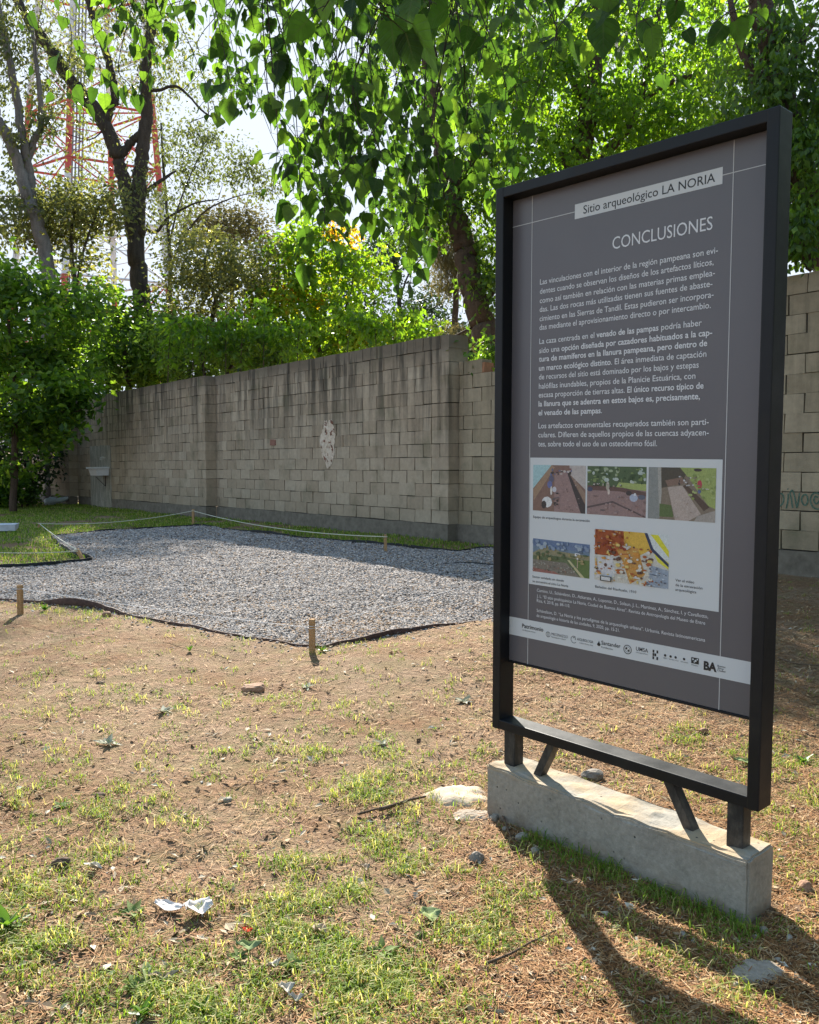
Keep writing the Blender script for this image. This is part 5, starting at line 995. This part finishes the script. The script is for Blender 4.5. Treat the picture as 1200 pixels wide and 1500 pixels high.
# mortar spilled on the ground beside the footing
def spill(px, py, rx, ry, mat, label, thick=.022, seed=1):
    c = g(px, py); k = c[1] / F_PX; ax = rx * k; ay = ry * k * c[1] / CAM_H; mb = MB(); n, m = 44, 12; V = []
    for j in range(m + 1):
        q = j / m
        for i in range(n):
            a = 2 * math.pi * i / n; e = 1 + .5 * (float(vnoise(math.cos(a) * 1.8 + 5, math.sin(a) * 1.8 + 5, seed)) - .5) + .22 * (float(vnoise(math.cos(a) * 6 + 9, math.sin(a) * 6, seed + 3)) - .5)
            x_ = c[0] + ax * q * e * math.cos(a); y_ = c[1] + ay * q * e * math.sin(a)
            V.append((x_, y_, float(gz(x_, y_)) + thick * (1 - q ** 3) * (.6 + .8 * float(vnoise(x_ * 18, y_ * 18, seed))) - .006 * q ** 4))
    mb.add(V, [[j * n + i, j * n + (i + 1) % n, (j + 1) * n + (i + 1) % n, (j + 1) * n + i] for j in range(m) for i in range(n)], .5)
    return solo('mortar_spill', mb, mat, label, 'mortar', None, True)
M_spill = mat_rough('spilled_mortar', (.36, .28, .19), (.62, .52, .40), 40, .95, .6, .008); M_spill2 = mat_rough('crumbled_mortar', (.24, .195, .145), (.46, .395, .32), 50, .95, .9, .012)
spill(672, 1163, 48, 20, M_spill, 'pale sandy mortar spill at the left end of the footing', .02, 1); spill(690, 1190, 34, 11, M_spill2, 'thin greyish mortar smear just below the sandy spill', .010, 5); spill(1105, 1425, 45, 22, M_spill2, 'crumbled grey mortar patch at the lower right', .02, 9)
# paper, leaves, twigs
def scrap(px, py, w, h, mat, label, az, name='paper_scrap', cat='paper', curl=.015, dz_=.012, tip=0.0):
    c = g(px, py); k = c[1] / F_PX; W, Hh = w * k, h * k * c[1] / CAM_H * .8; z = float(gz(c[0], c[1])); mb = MB(); n = 9; V = []
    for i in range(n):
        for j in range(n):
            u, v = i / (n - 1) - .5, j / (n - 1) - .5
            wd = (1 - tip * (abs(2 * u) ** 1.6)); p = rotz(az) @ np.array([u * W, v * Hh * wd, 0]); V.append((c[0] + p[0], c[1] + p[1], z + dz_ + curl * (float(vnoise(u * 4 + 3, v * 4 + az, 7))) + curl * 1.5 * u * u))
    V = np.array(V); q = [[i * n + j, (i + 1) * n + j, (i + 1) * n + j + 1, i * n + j + 1] for i in range(n - 1) for j in range(n - 1)]; mb.add(V, q, .5); mb.add(V - [0, 0, .0012], [a[::-1] for a in q], .5)
    return solo(name, mb, mat, label, cat, None, True)
M_paper = mat_rough('worn_paper', (.50, .45, .41), (.70, .66, .61), 60, .8, .5, .003)
scrap(248, 1331, 46, 16, M_paper, 'torn white paper scrap, left piece of the pair on the grass', -.35, tip=.5); scrap(291, 1338, 40, 26, M_paper, 'crumpled white paper scrap, right piece of the pair on the grass', .55, curl=.03, tip=.4)
M_redl = mat_flat('red_leaf', (.42, .05, .02), .85, .05); scrap(363, 1367, 20, 9, M_redl, 'small bright red fallen leaf at the bottom, right of the paper scraps', -.25, 'fallen_leaf', 'leaf', .008, .015, .95)
M_tanl = mat_rough('dry_leaf', (.30, .22, .14), (.52, .42, .30), 60, .8, .4, .003); M_grnl = mat_leaf('pale_green_leaf', [(0, (.24, .30, .13)), (1, (.28, .34, .16))], (1.2, 1.2, 1), .25, .8, .1); M_gryl = mat_rough('grey_leaf', (.38, .34, .27), (.60, .55, .46), 60, .85, .4, .003, .08)
for px, py, w, h, az, mt, lb in ((630, 1345, 34, 26, .2, M_grnl, 'broad crumpled pale green leaf lying upright near the sign\'s shadow'), (215, 1432, 14, 40, .3, M_grnl, 'long upright pale green leaf at the lower left'), (365, 1392, 40, 14, .1, M_grnl, 'flat pale green leaf below the red leaf'), (402, 1420, 26, 9, .9, M_gryl, 'folded whitish dead leaf below the flat green leaf'),
                         (240, 1437, 46, 7, .25, M_tanl, 'long tan dead leaf beside the upright green leaf'), (468, 1368, 22, 20, .9, M_tanl, 'curled tan dead leaf right of the red leaf'), (136, 1272, 12, 22, 1.2, M_gryl, 'pale curled leaf right of the dark clod'), (420, 1455, 26, 16, .3, M_gryl, 'whitish crumpled leaf at the bottom edge'),
                         (1095, 1118, 44, 8, .1, M_grnl, 'long pale green leaf on the needles right of the sign leg'), (535, 1275, 16, 8, .4, M_tanl, 'small tan leaf in the middle of the grass'), (434, 1471, 24, 8, 0, M_gryl, 'narrow pale leaf lying flat at the bottom edge')):
    scrap(px, py, w, h, mt, lb, az, 'fallen_leaf', 'leaf', .02, .012, .9)
M_twig = mat_bark('dry_twig', (.10, .065, .04), (.30, .21, .14), 20)
def twig(pts, r, label):
    P = []
    for p in pts: q = g(*p); P.append((q[0], q[1], float(gz(q[0], q[1])) + r + .012))
    mb = MB(); Q_ = smoothline(P, 5); mb.tube(Q_, np.linspace(r, r * .45, len(Q_)), 7); solo('twig', mb, M_twig, label, 'twig', 'twigs lying on the ground', True)
twig([(524, 1197), (550, 1190), (560, 1187)], .0055, 'short brown stick left of the longer branch by the mortar spill'); twig([(556, 1192), (580, 1184), (600, 1177), (624, 1172)], .009, 'longest brown stick, pointing at the mortar spill'); twig([(735, 1195), (748, 1230), (758, 1246)], .0045, 'thin pale stick at the footing\'s left corner, along the shadow edge')
twig([(712, 1418), (748, 1402), (780, 1384), (815, 1368)], .0045, 'thin stick lying across the sign\'s shadow near the bottom'); twig([(640, 1105), (646, 1118), (640, 1126)], .0035, 'small bent twig above the mortar spill'); twig([(1140, 972), (1165, 980), (1210, 983)], .007, 'long dark twig on the needles right of the sign'); twig([(350, 1500), (353, 1460), (372, 1435), (396, 1415)], .003, 'thin arching stem at the bottom edge')
# rosette weeds
M_ros = mat_leaf('weed_leaf', [(0, (.11, .17, .05)), (.6, (.18, .25, .08)), (1, (.27, .32, .14))], (1.5, 1.5, .8), .35, .75, .12); M_silv = mat_leaf('silver_leaf', [(0, (.30, .31, .22)), (1, (.50, .48, .37))], (1, 1, 1), .2, .85, .08); M_lush = mat_leaf('lush_weed_leaf', [(0, (.06, .14, .02)), (1, (.14, .24, .04))], (1.5, 1.5, .7), .4)
def rosette(px, py, rpx, mat, label, n=10, lift=.3):
    c = g(px, py); R_ = rpx * c[1] / F_PX; z = float(gz(c[0], c[1])); a = np.arange(n) * 2.4 + rng.random(n); A = np.stack([np.cos(a), np.sin(a), rng.uniform(.1, 1, n) * lift * 2], 1); P = np.tile([c[0], c[1], z + .004], (n, 1)) + A * R_ * .06
    V, Fc, m = leaf_verts(P, A, np.tile([0, 0, 1.0], (n, 1)) + rng.normal(0, .2, (n, 3)), R_ * rng.uniform(.65, 1.1, n), .20, .3, True); mb = MB(); mb.add(V, Fc, np.tile(rng.random(n), m)); return solo('rosette_weed', mb, mat, label, 'weed', 'small weeds on the bare ground', True)
rosette(158, 1088, 22, M_silv, 'silvery flattened rosette on bare earth at left'); rosette(88, 1178, 16, M_ros, 'star-shaped grey-green weed at the left edge of the bare patch'); rosette(278, 955, 9, M_lush, 'tiny bright green seedling on bare earth below the edging', 8, 1.2); rosette(205, 1448, 34, M_ros, 'large weed rosette at the lower left corner'); rosette(195, 1335, 26, M_ros, 'broad weed left of the paper scraps')
rosette(350, 1400, 24, M_ros, 'weed rosette under the red leaf', 9); rosette(430, 1415, 30, M_ros, 'spreading weed left of the dark patch at bottom', 12); rosette(210, 1490, 28, M_lush, 'bright weed cut by the bottom edge at left', 11, .6); rosette(296, 1482, 24, M_lush, 'upright bright weed at the bottom, left of centre', 10, .9); rosette(10, 1360, 40, M_lush, 'lush weed clump cut by the left edge', 16, .6)
rosette(680, 1030, 18, M_silv, 'pale flattened weed left of the sign leg'); rosette(1178, 1112, 18, M_lush, 'green weed on the needles at the right edge', 10, .6); rosette(560, 1395, 30, M_ros, 'weed with ragged leaves in the bottom middle', 12); rosette(895, 1245, 20, M_lush, 'tall grassy weed against the footing\'s front face', 9, 1.6); rosette(450, 1012, 16, M_silv, 'silvery weed right of the large brick lump', 9); rosette(560, 1090, 14, M_silv, 'small silvery weed in the sparse grass at centre', 8)
rosette(66, 898, 12, M_lush, 'green seedling beside the left front stake', 8, 1); rosette(472, 958, 12, M_lush, 'green weed at the foot of the front corner stake', 10, .8); rosette(240, 1040, 18, M_silv, 'silvery weed strip above the flattened rosette', 9)
# things at the far lawn
mb = MB(); c = g(-12, 780); mb.box((c[0], c[1], c[2] + .10), (.85, .55, .10), rotz(.3), .5, .008); solo('concrete_slab', mb, mat_rough('slab_concrete', (.38, .39, .40), (.60, .61, .62), 8), 'grey concrete slab lying on the lawn at the left edge', 'slab')
c = g(75, 740); mb = MB(); stone(mb, (c[0], c[1], c[2] + .10), (.34, .25, .26), rotz(.2) @ roty(-.3), .25, 3, .5); stone(mb, (c[0] + .30, c[1] + .1, c[2] + .16), (.62, .2, .16), rotz(.1) @ roty(-.25), .25, 3, .5); solo('plastic_bag', mb, mat_rough('dirty_plastic', (.40, .46, .46), (.62, .68, .68), 7, .4, .8, .03), 'crumpled whitish plastic bag on the lawn by the dark shrub', 'bag', None, True)
a, b = g(100, 735), g(152, 733); mb = MB(); d = b - a; L_ = np.linalg.norm(d); mb.box((a + b) / 2 + [0, 0, .10], (L_, .35, .10), rotz(math.atan2(d[1], d[0])), .5, .006); solo('concrete_step', mb, mat_rough('old_step', (.14, .14, .12), (.30, .30, .27), 9), 'low concrete step on the ground under the wash basin', 'step')
